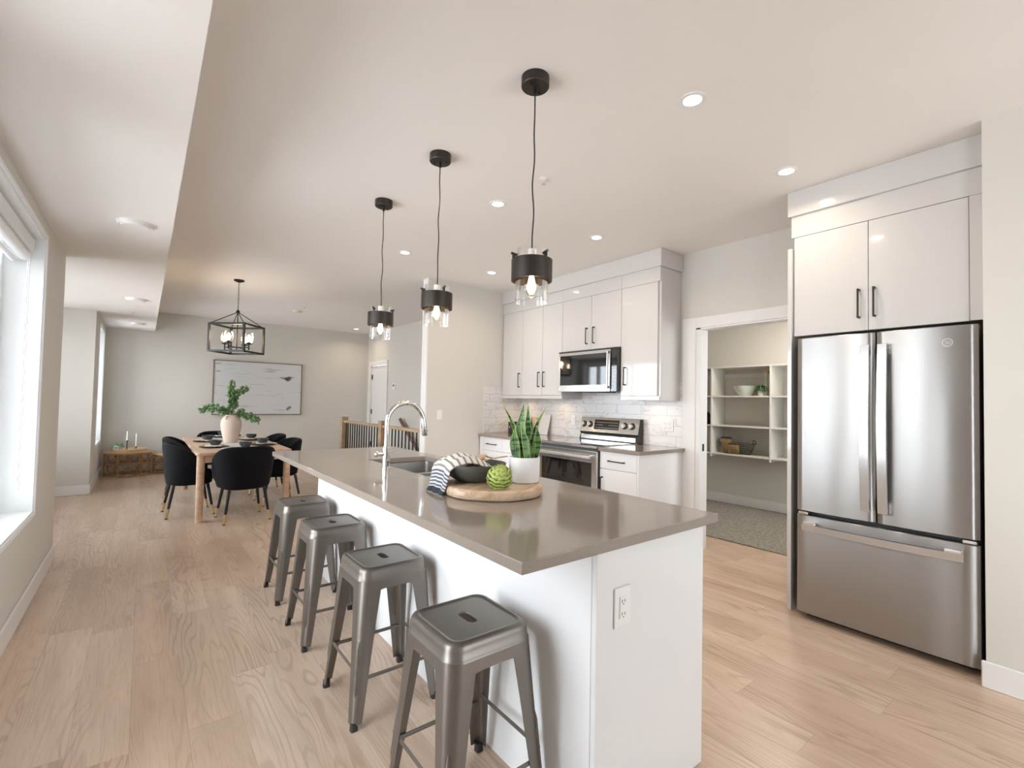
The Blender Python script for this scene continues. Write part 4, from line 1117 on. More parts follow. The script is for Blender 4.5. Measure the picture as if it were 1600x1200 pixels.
tag(o, 'pale marble board leaning on the backsplash beside the black box', 'board')

# ================================================================= FRIDGE
FX = 3.288; FY0, FY1 = 0.420, 1.255; FH = 1.762
fr = E('refrigerator', 'stainless french-door refrigerator with a bottom freezer drawer', 'refrigerator', (0, 0, 0))
t = MB(); t.box(FX + 0.075, 3.98, FY0 + 0.004, FY1 - 0.004, 0.045, FH - 0.02, bev=0.003); t.build('body', fside_m, fr)
t = MB(); t.box(FX + 0.09, 3.9, FY0 + 0.03, FY1 - 0.03, 0.0, 0.045); t.build('base_grille', blackp_m, fr)
def fdoor(name, y0, y1, z0, z1, bow=0.010):
    """slightly bowed steel skin around a dark core"""
    t = MB(); n = 24; rings = []
    prof = []
    for i in range(n + 1):
        u = i / n; y = y0 + (y1 - y0) * u
        e_ = min(u, 1 - u) * (y1 - y0)
        rd = 0.012
        x = FX + bow * (2 * u - 1) ** 2
        if e_ < rd: x += rd - math.sqrt(max(0, rd * rd - (rd - e_) ** 2))
        prof.append((x, y))
    def ring(z, ins=0): return [(x + ins, y, z) for x, y in prof] + [(FX + 0.070, y1, z), (FX + 0.070, y0, z)]
    t.loft([ring(z0 + 0.004, 0.004)[:], ring(z0 + 0.006, 0.0), ring(z1 - 0.006, 0.0), ring(z1 - 0.002, 0.004)])
    o = t.build(name, steel_m, fr); fix_normals(o)
    t = MB(); t.box(FX + 0.0705, FX + 0.0745, y0 + 0.01, y1 - 0.01, z0 + 0.01, z1 - 0.01); t.build('gasket', blackp_m, o)
    return o
zs_ = 0.655
SM = 0.843
dl_ = fdoor('door', SM + 0.004, FY1, zs_ + 0.012, FH)
dr2 = fdoor('door', FY0, SM - 0.004, zs_ + 0.012, FH)
fz = fdoor('freezer_drawer', FY0, FY1, 0.035, zs_ - 0.008, 0.008)
def curved_handle(par, pts, w0, w1):
    t = MB(); rings = []
    for (x, y, z, dy, dz) in pts: rings.append([(x - w0, y - dy, z - dz), (x - w0 * 0.2 - 0.004, y + dy, z + dz) , (x + w0, y + dy, z + dz), (x + w0, y - dy, z - dz)])
    t.loft(rings); o = t.build('handle', hand_m, par); fix_normals(o); return o
for (d_, y) in ((dl_, 0.884), (dr2, 0.803)):
    t = MB(); rings = []; n = 20
    for k in range(n + 1):
        u = k / n; z = 0.735 + u * (1.685 - 0.735); bx = FX - 0.030 - 0.022 * sin(PI * u)
        rings.append([(bx - 0.006, y - 0.021, z), (bx - 0.006, y + 0.021, z), (bx + 0.002, y + 0.024, z), (bx + 0.002, y - 0.024, z)])
    t.loft(rings)
    for z in (0.765, 1.655): t.box(FX - 0.034, FX + 0.004, y - 0.020, y + 0.020, z - 0.03, z + 0.03, bev=0.004)
    o = t.build('handle', hand_m, d_); fix_normals(o)
t = MB(); rings = []; n = 24
for k in range(n + 1):
    u = k / n; y = 0.475 + u * (1.210 - 0.475); bx = FX - 0.032 - 0.024 * sin(PI * u); z = 0.578
    rings.append([(bx - 0.006, y, z - 0.020), (bx - 0.006, y, z + 0.020), (bx + 0.004, y, z + 0.023), (bx + 0.004, y, z - 0.023)])
t.loft(rings)
for y in (0.515, 1.17): t.box(FX - 0.036, FX + 0.006, y - 0.035, y + 0.035, 0.562, 0.612, bev=0.004)
o = t.build('handle', hand_m, fz); fix_normals(o)
t = MB()
for (y0, y1) in ((1.19, 1.245), (0.43, 0.485)): t.box(FX + 0.004, FX + 0.05, y0, y1, zs_ - 0.006, zs_ + 0.010, bev=0.003)
t.build('hinge_caps', hand_m, fr)
# round emblem with a script-like flourish
em = MB(); ey, ez = 0.535, 1.672
em.tube([(FX + 0.002, ey + 0.020 * cos(u), ez + 0.020 * sin(u)) for u in [2 * PI * k / 32 for k in range(33)]], 0.0016, 6)
for (cx_, s_) in ((0.007, 1), (-0.006, -1)):
    em.tube([(FX + 0.002, ey + cx_ + 0.006 * cos(u) , ez + 0.008 * sin(u)) for u in [0.6 + 5.0 * k / 14 for k in range(15)]], 0.0010, 6)
em.tube([(FX + 0.002, ey - 0.001, ez - 0.001), (FX + 0.002, ey - 0.009, ez + 0.001)], 0.001, 6)
em.build('emblem', M('emblem_white', (0.85, 0.85, 0.85), 0.4), dr2)

t = MB(); t.box(3.36, XR - 0.019, 1.312, 1.338, 0, 2.372, bev=0.002)
tag(t.build('fridge_side_panel', gloss_m), 'tall narrow glossy white panel between the refrigerator and the pantry doorway', 'panel')
oc = E('fridge_cabinet', 'two-door glossy white cabinet above the refrigerator', 'cabinet', (0, 0, 0))
OX = 3.385
t = MB(); t.box(OX + 0.021, XR - 0.002, YW + 0.004, 1.310, 1.79, ZCR, bev=0.001); t.build('body', gloss_m, oc)
t = MB(); t.box(OX, OX + 0.02, YW + 0.004, 1.325, 2.449, ZCR, bev=0.001); t.box(OX, OX + 0.02, YW + 0.004, 0.462, 1.79, 2.4475, bev=0.001); t.build('filler_panel', gloss_m, oc)
t = MB(); t.box(OX, OX + 0.02, 0.902, 1.325 - 0.018, 1.788, 2.446, bev=0.002); d_ = t.build('door', gloss_m, oc); pull(d_, OX, 0.945, 1.862, 2.04)
t = MB(); t.box(OX, OX + 0.02, 0.464, 0.899, 1.788, 2.446, bev=0.002); d_ = t.build('door', gloss_m, oc); pull(d_, OX, 0.868, 1.862, 2.04)
crown_('flat glossy white crown board above the refrigerator cabinet', OX - 0.018, XR - 0.002, YW + 0.003, 1.342)

# ================================================================= ISLAND STILL LIFE
HB = HC + 0.042
t = MB(); n = 64; rings = []
for (rr_, z) in ((0.200, 0.0), (0.212, 0.004), (0.219, 0.018), (0.217, 0.036), (0.209, 0.042)):
    rings.append([((rr_ + 0.004 * sin(3 * u + 1) + 0.0025 * sin(7 * u) + 0.0015 * sin(13 * u + z * 90)) * cos(u), (rr_ + 0.004 * sin(3 * u + 1) + 0.0025 * sin(7 * u) + 0.0015 * sin(13 * u + z * 90)) * sin(u), z) for u in [2 * PI * k / n for k in range(n)]])
t.loft(rings)
o = t.build('wood_slab', boardw_m, loc=(1.233, 1.700, HC + 0.0005)); o.rotation_euler = (0, 0, 0.5)
tag(o, 'thick round raw-edged wood slab on the island countertop', 'board')
# serving bowl
t = MB()
t.lathe([(0.001, 0.0), (0.062, 0.0), (0.072, 0.003), (0.110, 0.026), (0.140, 0.060), (0.147, 0.078), (0.148, 0.082), (0.145, 0.082), (0.136, 0.060), (0.106, 0.030), (0.068, 0.010), (0.001, 0.008)], n=56, cap0=False, cap1=False)
BWX, BWY = 1.185, 1.790
tag(t.build('serving_bowl', bowl_m, loc=(BWX, BWY, HB + 0.0005)), 'wide charcoal serving bowl on the wood slab, draped with a towel', 'bowl')
# utensils
def spoon(label, p0, p1, flat):
    p0, p1 = Vector(p0), Vector(p1); dv = p1 - p0
    t = MB(); pts = [p0 + dv * k / 10 + Vector((0, 0, 0.012 * sin(PI * k / 10))) for k in range(11)]
    rd = [0.004, 0.016, 0.021, 0.020, 0.014, 0.008, 0.0065, 0.0065, 0.0075, 0.009, 0.007]
    t.tube(pts, rd, 12, sq=(1.0, 0.35))
    tag(t.build('wooden_spoon', utens_m), label, 'spoon')
spoon('light wooden spoon lying across the charcoal bowl, handle by the plant pot', (1.12, 1.80, HB + 0.050), (1.335, 1.735, HB + 0.108), 0)
spoon('wooden serving spoon in the charcoal bowl, behind the artichoke', (1.30, 1.86, HB + 0.105), (1.13, 1.76, HB + 0.045), 1)
# towel
DR_ = YAW - R(28)
ca_ = Vector((-cos(DR_), sin(DR_), 0))       # drape direction, over the bowl rim away from the plant
cb_ = Vector((sin(DR_), cos(DR_), 0))
prof = [(-0.075, 0.062), (-0.045, 0.085), (-0.01, 0.105), (0.03, 0.118), (0.07, 0.122), (0.105, 0.113), (0.135, 0.098), (0.152, 0.085), (0.157, 0.065), (0.161, 0.040), (0.166, 0.012), (0.172, -0.012), (0.180, -0.030), (0.187, -0.0375)]
t = MB(); nu, nv = 52, 26; vs = []; uvs = []
import bisect
cum = [0]
for i in range(1, len(prof)): cum.append(cum[-1] + math.hypot(prof[i][0] - prof[i - 1][0], prof[i][1] - prof[i - 1][1]))
def pat(s):
    s *= cum[-1]; i = min(len(prof) - 2, max(0, bisect.bisect_right(cum, s) - 1)); f_ = (s - cum[i]) / (cum[i + 1] - cum[i])
    return prof[i][0] + (prof[i + 1][0] - prof[i][0]) * f_, prof[i][1] + (prof[i + 1][1] - prof[i][1]) * f_
for i in range(nu + 1):
    s = i / nu; d0, z0 = pat(s)
    for j in range(nv + 1):
        v = j / nv - 0.5
        wdt = 0.185 - 0.02 * s
        arch = -0.035 * (2 * v) ** 2 * (1 - s) ** 0.5
        fold = 0.005 * sin(v * 17 + s * 2.5) * (0.35 + s)
        kw = min(1, max(0, (s - 0.45) / 0.3)); kw = kw * kw * (3 - 2 * kw)
        P_ = Vector((BWX, BWY, HB)) + ca_ * (d0 + 0.018 * v + fold * 0.6 * kw) + cb_ * (v * wdt) + Vector((0, 0, max(z0 + arch + fold * (1 - kw), -0.0385 if s > 0.75 else -1)))
        # keep clear of the bowl rim edge
        vs.append(P_); uvs.append((s, v + 0.5))
fs = [(i * (nv + 1) + j, i * (nv + 1) + j + 1, (i + 1) * (nv + 1) + j + 1, (i + 1) * (nv + 1) + j) for i in range(nu) for j in range(nv)]
t.add(vs, fs)
tw = t.build('dish_towel', towel_m)
ul = tw.data.uv_layers.new(name='UVMap')
for lp in tw.data.loops: ul.data[lp.index].uv = uvs[lp.vertex_index]
sm = tw.modifiers.new('thick', 'SOLIDIFY'); sm.thickness = 0.0035; sm.offset = 1
tag(tw, 'white dish towel with thin dark stripes and navy hem bands draped over the charcoal bowl', 'towel')

# artichoke
ar = E('artichoke', 'green artichoke sitting at the edge of the wood slab before the bowl', 'artichoke', (1.175, 1.590, HB))
Ra = 0.050
t = MB(); t.sphere((0, 0, Ra), Ra * 0.86, 24, 14); t.build('core', arti_m, ar)
t = MB(); rnd = random.Random(3)
for li in range(8):
    ph = R(24 + li * 19); nn = max(5, int(8 * sin(ph) + 3))
    for k in range(nn):
        an = 2 * PI * (k + 0.5 * (li % 2)) / nn + rnd.uniform(-0.05, 0.05)
        rot = Matrix.Rotation(an, 4, 'Z'); pts = []
        L_, w_ = 0.034, 0.031 * (0.75 + 0.40 * sin(ph))
        for a_ in range(6):
            f_ = a_ / 5; th2 = ph - f_ * 0.50; rad_ = Ra * (0.80 + 0.34 * f_ ** 0.9)
            wl_ = w_ * (0.35 + 1.0 * sin(PI * (0.18 + 0.82 * f_) * 0.98)) * 0.5 if f_ < 1 else 0.0006
            cx_, cz_ = rad_ * sin(th2), -rad_ * cos(PI - th2)
            for sg in (-1, 0, 1): pts.append(rot @ Vector((cx_ - (0.003 if sg else 0), sg * wl_, Ra + cz_)))
        base_i = len(t.v); t.v += [tuple(p) for p in pts]
        for a_ in range(5):
            for b_ in range(2):
                q_ = base_i + a_ * 3 + b_; t.f.append((q_, q_ + 1, q_ + 4, q_ + 3))
o = t.build('scales', arti_m, ar, ang=1.2); sm = o.modifiers.new('thick', 'SOLIDIFY'); sm.thickness = 0.0022
t = MB(); t.cyl((0.03, -0.028, 0.030), (0.036, -0.040, 0.026), 0.007, 0.0065, 12); t.build('stem', stem_m, ar)
ar.rotation_euler = (0.35, -0.25, 0.3)

# snake plant
PX, PY = 1.365, 1.645
pt = E('snake_plant', 'snake plant with upright banded green leaves in a white pot on the wood slab', 'plant', (PX, PY, HB + 0.0005))
t = MB(); t.lathe([(0.001, 0), (0.056, 0), (0.064, 0.005), (0.068, 0.020), (0.0685, 0.112), (0.067, 0.114), (0.064, 0.112), (0.062, 0.095), (0.001, 0.095)], n=48, cap0=False, cap1=False); pot = t.build('pot', ceram_m, pt)
t = MB(); t.lathe([(0.0625, 0.096), (0.04, 0.101), (0.001, 0.103)], n=24, cap0=False, cap1=False); t.build('soil', soil_m, pot)
RV = Vector((cos(YAW), -sin(YAW), 0)); FV = Vector((sin(YAW), cos(YAW), 0))
def leaf(x0, f0, x1, f1, h, w, tw=0.0, bend=0.0):
    """blade from (x0,f0) at the soil to (x1,f1) at height h above the soil; x = along the pot's broad side, f = depth"""
    n = 16; A = []; B = []; Cc = []; m0 = MB(); e0_ = MB()
    rings = []
    for k in range(n + 1):
        u = k / n
        c = RV * (x0 + (x1 - x0) * (u ** 1.5) + bend * sin(PI * u)) + FV * (f0 + (f1 - f0) * u ** 1.3) + Vector((0, 0, 0.095 + h * u))
        ww = w * (0.55 + 0.9 * u * (1 - u) * 1.4) * (1 if u < 0.55 else max(0.02, (1 - (u - 0.55) / 0.45) ** 0.8))
        an = tw * (0.4 + 0.6 * u)
        sd = RV * cos(an) + FV * sin(an); nd = FV * cos(an) - RV * sin(an)
        dp = ww * 0.28
        th2 = 0.0016
        rings.append([c - sd * ww / 2 - nd * dp, c - sd * ww * 0.25 - nd * dp * 0.3, c, c + sd * ww * 0.25 - nd * dp * 0.3, c + sd * ww / 2 - nd * dp,
                      c + sd * ww * 0.25 - nd * (dp * 0.3 - th2), c + nd * th2, c - sd * ww * 0.25 - nd * (dp * 0.3 - th2)])
        A.append(c - sd * ww / 2 - nd * dp); B.append(c + sd * ww / 2 - nd * dp)
    m0.loft(rings); o = m0.build('leaf', snake_m, pt); fix_normals(o)
    e0_.tube(A, 0.0009, 5); e0_.tube(B, 0.0009, 5); e0_.build('leaf_edge', snake_edge_m, o)
for a_ in ((-0.020, -0.015, -0.008, -0.02, 0.262, 0.052, 0.1, -0.008), (-0.034, -0.02, -0.046, -0.03, 0.150, 0.050, -0.1, -0.008), (0.010, -0.035, -0.022, -0.045, 0.175, 0.034, 0.2, 0.0),
           (0.000, 0.02, 0.012, 0.03, 0.255, 0.040, 0.3, 0.004), (0.022, -0.01, 0.030, 0.0, 0.150, 0.044, 0.9, 0.0), (0.040, 0.0, 0.052, 0.0, 0.160, 0.046, 0.5, 0.006),
           (-0.034, 0.015, -0.110, 0.02, 0.258, 0.024, 0.3, 0.016), (0.034, 0.02, 0.098, 0.02, 0.248, 0.024, -0.3, -0.016), (0.012, -0.02, 0.010, -0.03, 0.115, 0.034, 0.0, 0.0), (0.018, 0.035, 0.030, 0.05, 0.20, 0.036, 0.5, 0.0)):
    leaf(*a_)

# ================================================================= DINING
TX0, TX1, TY0, TY1, TZ = 0.445, 1.365, 5.83, 8.10, 0.725
TCx, TCy = (TX0 + TX1) / 2, (TY0 + TY1) / 2
tb = E('dining_table', 'long light wood dining table with round legs, set for six', 'table', (TCx, TCy, 0))
hx, hy = (TX1 - TX0) / 2, (TY1 - TY0) / 2
t = MB(); t.loft([rsq(hx - 0.004, 0.04, TZ - 0.035, 48, 0, 0, hy - 0.004), rsq(hx, 0.042, TZ - 0.028, 48, 0, 0, hy), rsq(hx, 0.042, TZ - 0.005, 48, 0, 0, hy), rsq(hx - 0.005, 0.04, TZ, 48, 0, 0, hy - 0.005)]); t.build('tabletop', tablew_m, tb)
t = MB()
for s in (-1, 1):
    t.box(-hx + 0.06, hx - 0.06, s * (hy - 0.05) - 0.011, s * (hy - 0.05) + 0.011, TZ - 0.11, TZ - 0.036)
    t.box(s * (hx - 0.05) - 0.011, s * (hx - 0.05) + 0.011, -hy + 0.06, hy - 0.06, TZ - 0.11, TZ - 0.036)
t.build('apron', tablew_m, tb, smooth=False)
for sx in (-1, 1):
    for sy in (-1, 1):
        t = MB(); t.cyl((sx * (hx - 0.045), sy * (hy - 0.045), 0), (sx * (hx - 0.045), sy * (hy - 0.045), TZ - 0.036), 0.034, 0.038, 24); t.build('leg', tablew_m, tb)

def dchair():
    o = E('dining_chair', 'black velvet tub chair at the table end facing the kitchen island', 'chair', (0.885, 5.83, 0), 0.06, 'black velvet dining chairs')
    # seat cushion
    t = MB()
    def se(rx, ry, z, n=40, cy=0.01): return [(rx * math.copysign(abs(cos(u)) ** 0.75, cos(u)), cy + ry * math.copysign(abs(sin(u)) ** 0.75, sin(u)), z) for u in [2 * PI * k / n for k in range(n)]]
    t.loft([se(0.19, 0.18, 0.335), se(0.215, 0.205, 0.345), se(0.225, 0.215, 0.40), se(0.235, 0.222, 0.445), se(0.225, 0.21, 0.468), se(0.17, 0.16, 0.476)]); t.build('seat', velvet_m, o, ang=1.0)
    t = MB(); rings = []; n = 36; A = R(118)
    for k in range(n + 1):
        th = -A + 2 * A * k / n; q = abs(th) / A
        dx, dy = sin(th), -cos(th)
        dx = math.copysign(abs(dx) ** 0.85, dx); dy = math.copysign(abs(dy) ** 0.85, dy)
        zt_ = 0.795 - 0.29 * q ** 3.4 - (0.03 if q > 0.93 else 0); zb_ = 0.350 + 0.02 * q
        tk = 0.052 * (1 - 0.25 * q)
        sec = []
        m_ = 6
        for i in range(m_ + 1):
            v = i / m_; z = zb_ + (zt_ - 0.03 - zb_) * v; f_ = 0.86 + 0.17 * v ** 0.8
            sec.append((0.288 * f_, z))
        for i in range(1, 6):
            u = PI * i / 6; sec.append((0.288 * 1.03 - tk / 2 + tk / 2 * cos(u), zt_ - 0.03 + 0.03 * sin(u)))
        for i in range(m_, -1, -1):
            v = i / m_; z = zb_ + (zt_ - 0.03 - zb_) * v; f_ = 0.86 + 0.17 * v ** 0.8
            sec.append((0.288 * f_ - tk, z))
        rings.append([(dx * r_, 0.02 + dy * r_ * 0.93, z) for r_, z in sec])
    t.loft(rings); b_ = t.build('backrest', velvet_m, o, ang=1.0); fix_normals(b_)
    for sx in (-1, 1):
        for sy in (-1, 1):
            p0 = Vector((sx * 0.165, sy * 0.155, 0.345)); p1 = Vector((sx * 0.215, sy * 0.215, 0.0)); pm = p0.lerp(p1, 0.70)
            t = MB(); t.cyl(p0, pm, 0.017, 0.013, 14); lg = t.build('leg', legblk_m, o)
            t = MB(); t.cyl(pm, p0.lerp(p1, 0.975), 0.0132, 0.010, 14); t.build('brass_tip', brass_m, lg)
            t = MB(); t.cyl(p0.lerp(p1, 0.975), p1, 0.014, 0.014, 12); t.build('foot_cap', rubber_m, lg)
    return o
dc = dchair()
for (x, y, rz, lb) in ((0.43, 6.42, -PI / 2 + 0.05, 'black velvet tub chair on the window side of the table, closer to the island'),
                       (0.45, 7.28, -PI / 2 - 0.05, 'black velvet tub chair on the window side of the table, farther from the island'),
                       (1.375, 6.55, PI / 2 + 0.05, 'black velvet tub chair on the staircase side of the table, closer to the island'),
                       (1.375, 7.40, PI / 2, 'black velvet tub chair on the staircase side of the table, farther from the island'),
                       (0.90, 8.10, PI, 'black velvet tub chair at the table end below the painting')):
    dup(dc, loc=(x, y, 0), rz=rz, label=lb)

# runner
t = MB(); n = 40; L0 = TY0 - 0.012
prof = [(TY1 + 0.012, TZ - 0.28), (TY1 + 0.012, TZ - 0.01), (TY1 - 0.004, TZ + 0.003)] + [(TY1 - 0.01 - k * (TY1 - TY0 - 0.02) / 12, TZ + 0.003) for k in range(1, 12)] + [(TY0 + 0.004, TZ + 0.003), (L0, TZ - 0.01), (L0 - 0.012, TZ - 0.12), (L0 - 0.018, TZ - 0.235)]
rings = []
for k, (y, z) in enumerate(prof):
    rings.append([(TCx - 0.19 + 0.38 * j / 10 - (0.04 if z < TZ - 0.2 and y < 6 else 0) + (0 if z > TZ - 0.05 else 0.004 * sin(j * 1.9)), y + (0 if z > TZ - 0.05 else 0.008 * sin(j * 1.3)), z) for j in range(11)])
t.loft(rings, False, False, closed=False)
o = t.build('table_runner', runner_m); sm = o.modifiers.new('thick', 'SOLIDIFY'); sm.thickness = 0.002; sm.offset = 0
tag(o, 'pale linen runner lying along the dining table and hanging over its end', 'table runner')

# vase with eucalyptus
vz = TZ + 0.0045
va = E('vase', 'large pale clay vase holding eucalyptus branches in the middle of the dining table', 'vase', (0.888, 6.95, vz))
t = MB(); t.lathe([(0.001, 0), (0.068, 0), (0.074, 0.006), (0.092, 0.08), (0.112, 0.17), (0.118, 0.225), (0.112, 0.28), (0.092, 0.318), (0.070, 0.335), (0.062, 0.342), (0.064, 0.352), (0.058, 0.352), (0.056, 0.340), (0.07, 0.32), (0.10, 0.25), (0.001, 0.20)], n=48, cap0=False, cap1=False); t.build('vessel', vase_m, va)
t = MB(); t.tube([(-0.060, -0.075, 0.300), (-0.072, -0.086, 0.318), (-0.070, -0.078, 0.330), (-0.052, -0.060, 0.335)], 0.009, 8); t.build('lug_handle', vase_m, va)
def branch(label, pts, nleaf, seed):
    nleaf = int(nleaf * 1.6)
    rnd = random.Random(seed); pts = [Vector(p) for p in pts]
    def cr(u):
        n_ = len(pts) - 1; i = min(int(u * n_), n_ - 1); f_ = u * n_ - i
        p0 = pts[max(i - 1, 0)]; p1 = pts[i]; p2 = pts[i + 1]; p3 = pts[min(i + 2, n_)]
        return 0.5 * ((2 * p1) + (-p0 + p2) * f_ + (2 * p0 - 5 * p1 + 4 * p2 - p3) * f_ ** 2 + (-p0 + 3 * p1 - 3 * p2 + p3) * f_ ** 3)
    ob = E('eucalyptus_branch', label, 'branch', (0.888, 6.95, vz), 0, 'eucalyptus branches in the clay vase')
    t = MB(); t.tube([cr(k / 20) for k in range(21)], [0.004 - 0.0025 * k / 20 for k in range(21)], 6); t.build('stem', stem_m, ob)
    t = MB()
    for k in range(nleaf):
        u = 0.33 + 0.67 * (k + 0.5) / nleaf; c = cr(u); d_ = (cr(min(1, u + 0.02)) - c).normalized()
        if d_.length < 0.5: d_ = Vector((0, 0, 1))
        sd = d_.orthogonal().normalized(); sd.rotate(Matrix.Rotation(k * 2.4 + rnd.uniform(-0.4, 0.4), 3, d_))
        r_ = rnd.uniform(0.015, 0.030) * (1.0 - 0.35 * max(0, u - 0.7) / 0.3)
        ax = (sd + d_ * rnd.uniform(0.0, 0.9)).normalized(); nrm = ax.cross(d_).normalized(); nrm = (nrm + Vector((rnd.uniform(-.5, .5), rnd.uniform(-.5, .5), rnd.uniform(-.5, .5)))).normalized()
        bx_ = ax; by_ = nrm.cross(bx_).normalized(); cc = c + ax * (r_ * rnd.uniform(1.1, 2.0))
        i0 = len(t.v); t.v.append(tuple(cc + by_.cross(bx_) * 0.003))
        for j in range(10): a2 = 2 * PI * j / 10; t.v.append(tuple(cc + bx_ * (r_ * cos(a2)) + by_ * (r_ * 0.9 * sin(a2))))
        for j in range(10): t.f.append((i0, i0 + 1 + j, i0 + 1 + (j + 1) % 10))
    o = t.build('leaves', leafe_m, ob); sm = o.modifiers.new('thick', 'SOLIDIFY'); sm.thickness = 0.0012
branch('eucalyptus branch arching low toward the windows, out of the clay vase', [(0.0, 0, 0.25), (-0.02, 0.0, 0.36), (-0.12, 0.06, 0.42), (-0.24, 0.14, 0.445), (-0.315, 0.20, 0.40)], 46, 1)
branch('eucalyptus branch standing upright in the clay vase', [(0.0, 0, 0.25), (0.0, -0.01, 0.38), (0.01, 0.0, 0.50), (-0.005, 0.0, 0.64), (0.0, 0.0, 0.78)], 46, 2)
branch('eucalyptus branch drooping toward the staircase, out of the clay vase', [(0.0, 0, 0.25), (0.03, -0.01, 0.36), (0.11, -0.05, 0.365), (0.20, -0.11, 0.33), (0.28, -0.16, 0.28)], 40, 3)
branch('eucalyptus branch leaning up and over the staircase side of the vase', [(0.0, 0.01, 0.25), (0.01, 0.0, 0.40), (0.02, 0.0, 0.54), (0.09, -0.04, 0.66), (0.16, -0.08, 0.695)], 34, 4)
branch('short bushy eucalyptus branch at the mouth of the clay vase', [(0.0, 0.01, 0.25), (-0.01, -0.03, 0.37), (-0.07, -0.05, 0.41), (-0.13, -0.04, 0.40)], 24, 5)

# place settings
seats = [(0.905, 5.99, 0.0, 'at the table end facing the kitchen island'), (0.66, 6.42, 0, 'on the window side, closer to the island'), (0.66, 7.25, 0, 'on the window side, farther from the island'),
         (1.17, 6.50, 0, 'on the staircase side, closer to the island'), (1.17, 7.30, 0, 'on the staircase side, farther from the island'), (0.905, 7.92, 0, 'at the table end below the painting')]
t = MB(); t.lathe([(0.001, 0.0), (0.11, 0.0), (0.135, 0.006), (0.150, 0.010), (0.151, 0.013), (0.148, 0.013), (0.13, 0.009), (0.11, 0.005), (0.001, 0.005)], n=40, cap0=False, cap1=False)
pl0 = t.build('dinner_plate', slate_m)
t = MB(); t.lathe([(0.001, 0), (0.034, 0), (0.045, 0.004), (0.060, 0.025), (0.064, 0.052), (0.0645, 0.054), (0.061, 0.053), (0.056, 0.028), (0.042, 0.009), (0.001, 0.006)], n=36, cap0=False, cap1=False)
bw0 = t.build('bowl', slate_m)
t = MB(); vs = []; rnd = random.Random(5)
for i in range(13):
    for j in range(9):
        u, v = i / 12 - 0.5, j / 8 - 0.5
        vs.append((u * 0.24 * (1 - 0.25 * abs(v)), v * 0.17, 0.003 + 0.006 * abs(sin(v * 9 + u * 4)) + 0.003 * sin(u * 17)))
t.add(vs, [(i * 9 + j, (i + 1) * 9 + j, (i + 1) * 9 + j + 1, i * 9 + j + 1) for i in range(12) for j in range(8)])
nk0 = t.build('napkin', napkin_m); sm = nk0.modifiers.new('thick', 'SOLIDIFY'); sm.thickness = 0.002; sm.offset = 1
for k, (x, y, rz, lb) in enumerate(seats):
    mk_ = (lambda o: o) if k == 0 else (lambda o: dup(o))
    p_, n_2, b_ = mk_(pl0), mk_(nk0), mk_(bw0)
    zz = TZ + (0.005 if abs(x - TCx) < 0.1 else 0.001)
    p_.location = (x, y, zz); n_2.location = (x, y, zz + 0.013); n_2.rotation_euler = (0, 0, 0.4 + k * 0.9); b_.location = (x + 0.01, y + 0.01, zz + 0.026)
    if k in (0, 3): n_2.location.x += 0.05
    tag(p_, 'dark slate dinner plate ' + lb, 'plate', 'dark plates on the dining table')
    tag(n_2, 'folded cream napkin ' + lb, 'napkin', 'cream napkins on the dining table')
    tag(b_, 'small dark slate bowl ' + lb, 'bowl', 'dark bowls on the dining table')

# painting
pg = E('painting', 'wide pale abstract painting with dark smudges on the far end wall', 'painting', (1.757, YF - 0.003, 1.482))
t = MB(); t.box(-0.755, 0.755, -0.026, -0.004, -0.495, 0.495); t.build('canvas', canvas_m, pg, smooth=False)
t = MB()
for s in (-1, 1):
    t.box(-0.768, 0.768, -0.034, 0.0, s * 0.501 - 0.006, s * 0.501 + 0.006); t.box(s * 0.762 - 0.006, s * 0.762 + 0.006, -0.034, 0.0, -0.507, 0.507)
t.build('picture_frame', M('brown_frame', (0.16, 0.10, 0.07), 0.5, var=0.15), pg, smooth=False)

# rattan tables
def rattan(name, label, cx, cy, rx, ry, H, n, mat, group):
    o = E(name, label, 'table', (cx, cy, 0), 0, group)
    def el(z, k=1.0, m=48): return [(rx * k * cos(2 * PI * j / m), ry * k * sin(2 * PI * j / m), z) for j in range(m + 1)]
    t = MB()
    for z, r_ in ((0.022, 0.010), (H * 0.5, 0.006), (H - 0.03, 0.009)): t.tube(el(z), r_, 8)
    t.build('hoops', rattan_m, o)
    t = MB(); t.lathe([(0.001, -0.012), (0.97, -0.012), (1.0, -0.004), (1.0, 0.004), (0.97, 0.010), (0.001, 0.010)], c=(0, 0, H - 0.010), n=48, cap0=False, cap1=False)
    t.v = [(x * rx * 1.03, y * ry * 1.03, z) for x, y, z in t.v]; t.build('top', rattanl_m, o)
    for j in range(n // 2):
        u = 2 * PI * j / (n // 2) + 0.1; t = MB(); t.cyl((rx * cos(u), ry * sin(u), 0.0), (rx * cos(u), ry * sin(u), H - 0.02), 0.008, n=8)
        t.build('upright', rattan_m, o)
    t = MB()
    for z0, z1 in ((0.03, H * 0.5), (H * 0.5, H - 0.035)):
        for j in range(n):
            for ph in (0, PI):
                pts = []
                for k in range(9):
                    f_ = k / 8; u = 2 * PI * (j + 0.5 + 0.5 * sin(PI * f_) * (1 if ph else -1)) / n
                    pts.append((rx * 0.995 * cos(u), ry * 0.995 * sin(u), z0 + (z1 - z0) * f_))
                t.tube(pts, 0.0050, 6)
    t.build('lattice', rattan_m, o)
    return o
rattan('rattan_table', 'oval rattan side table in the corner by the far window, with a tray on top', -0.168, 9.92, 0.300, 0.255, 0.392, 12, rattan_m, 'rattan nesting tables')
rattan('rattan_table', 'lower rattan table between the oval one and the black chairs', 0.40, 10.00, 0.245, 0.185, 0.325, 9, rattan_m, 'rattan nesting tables')
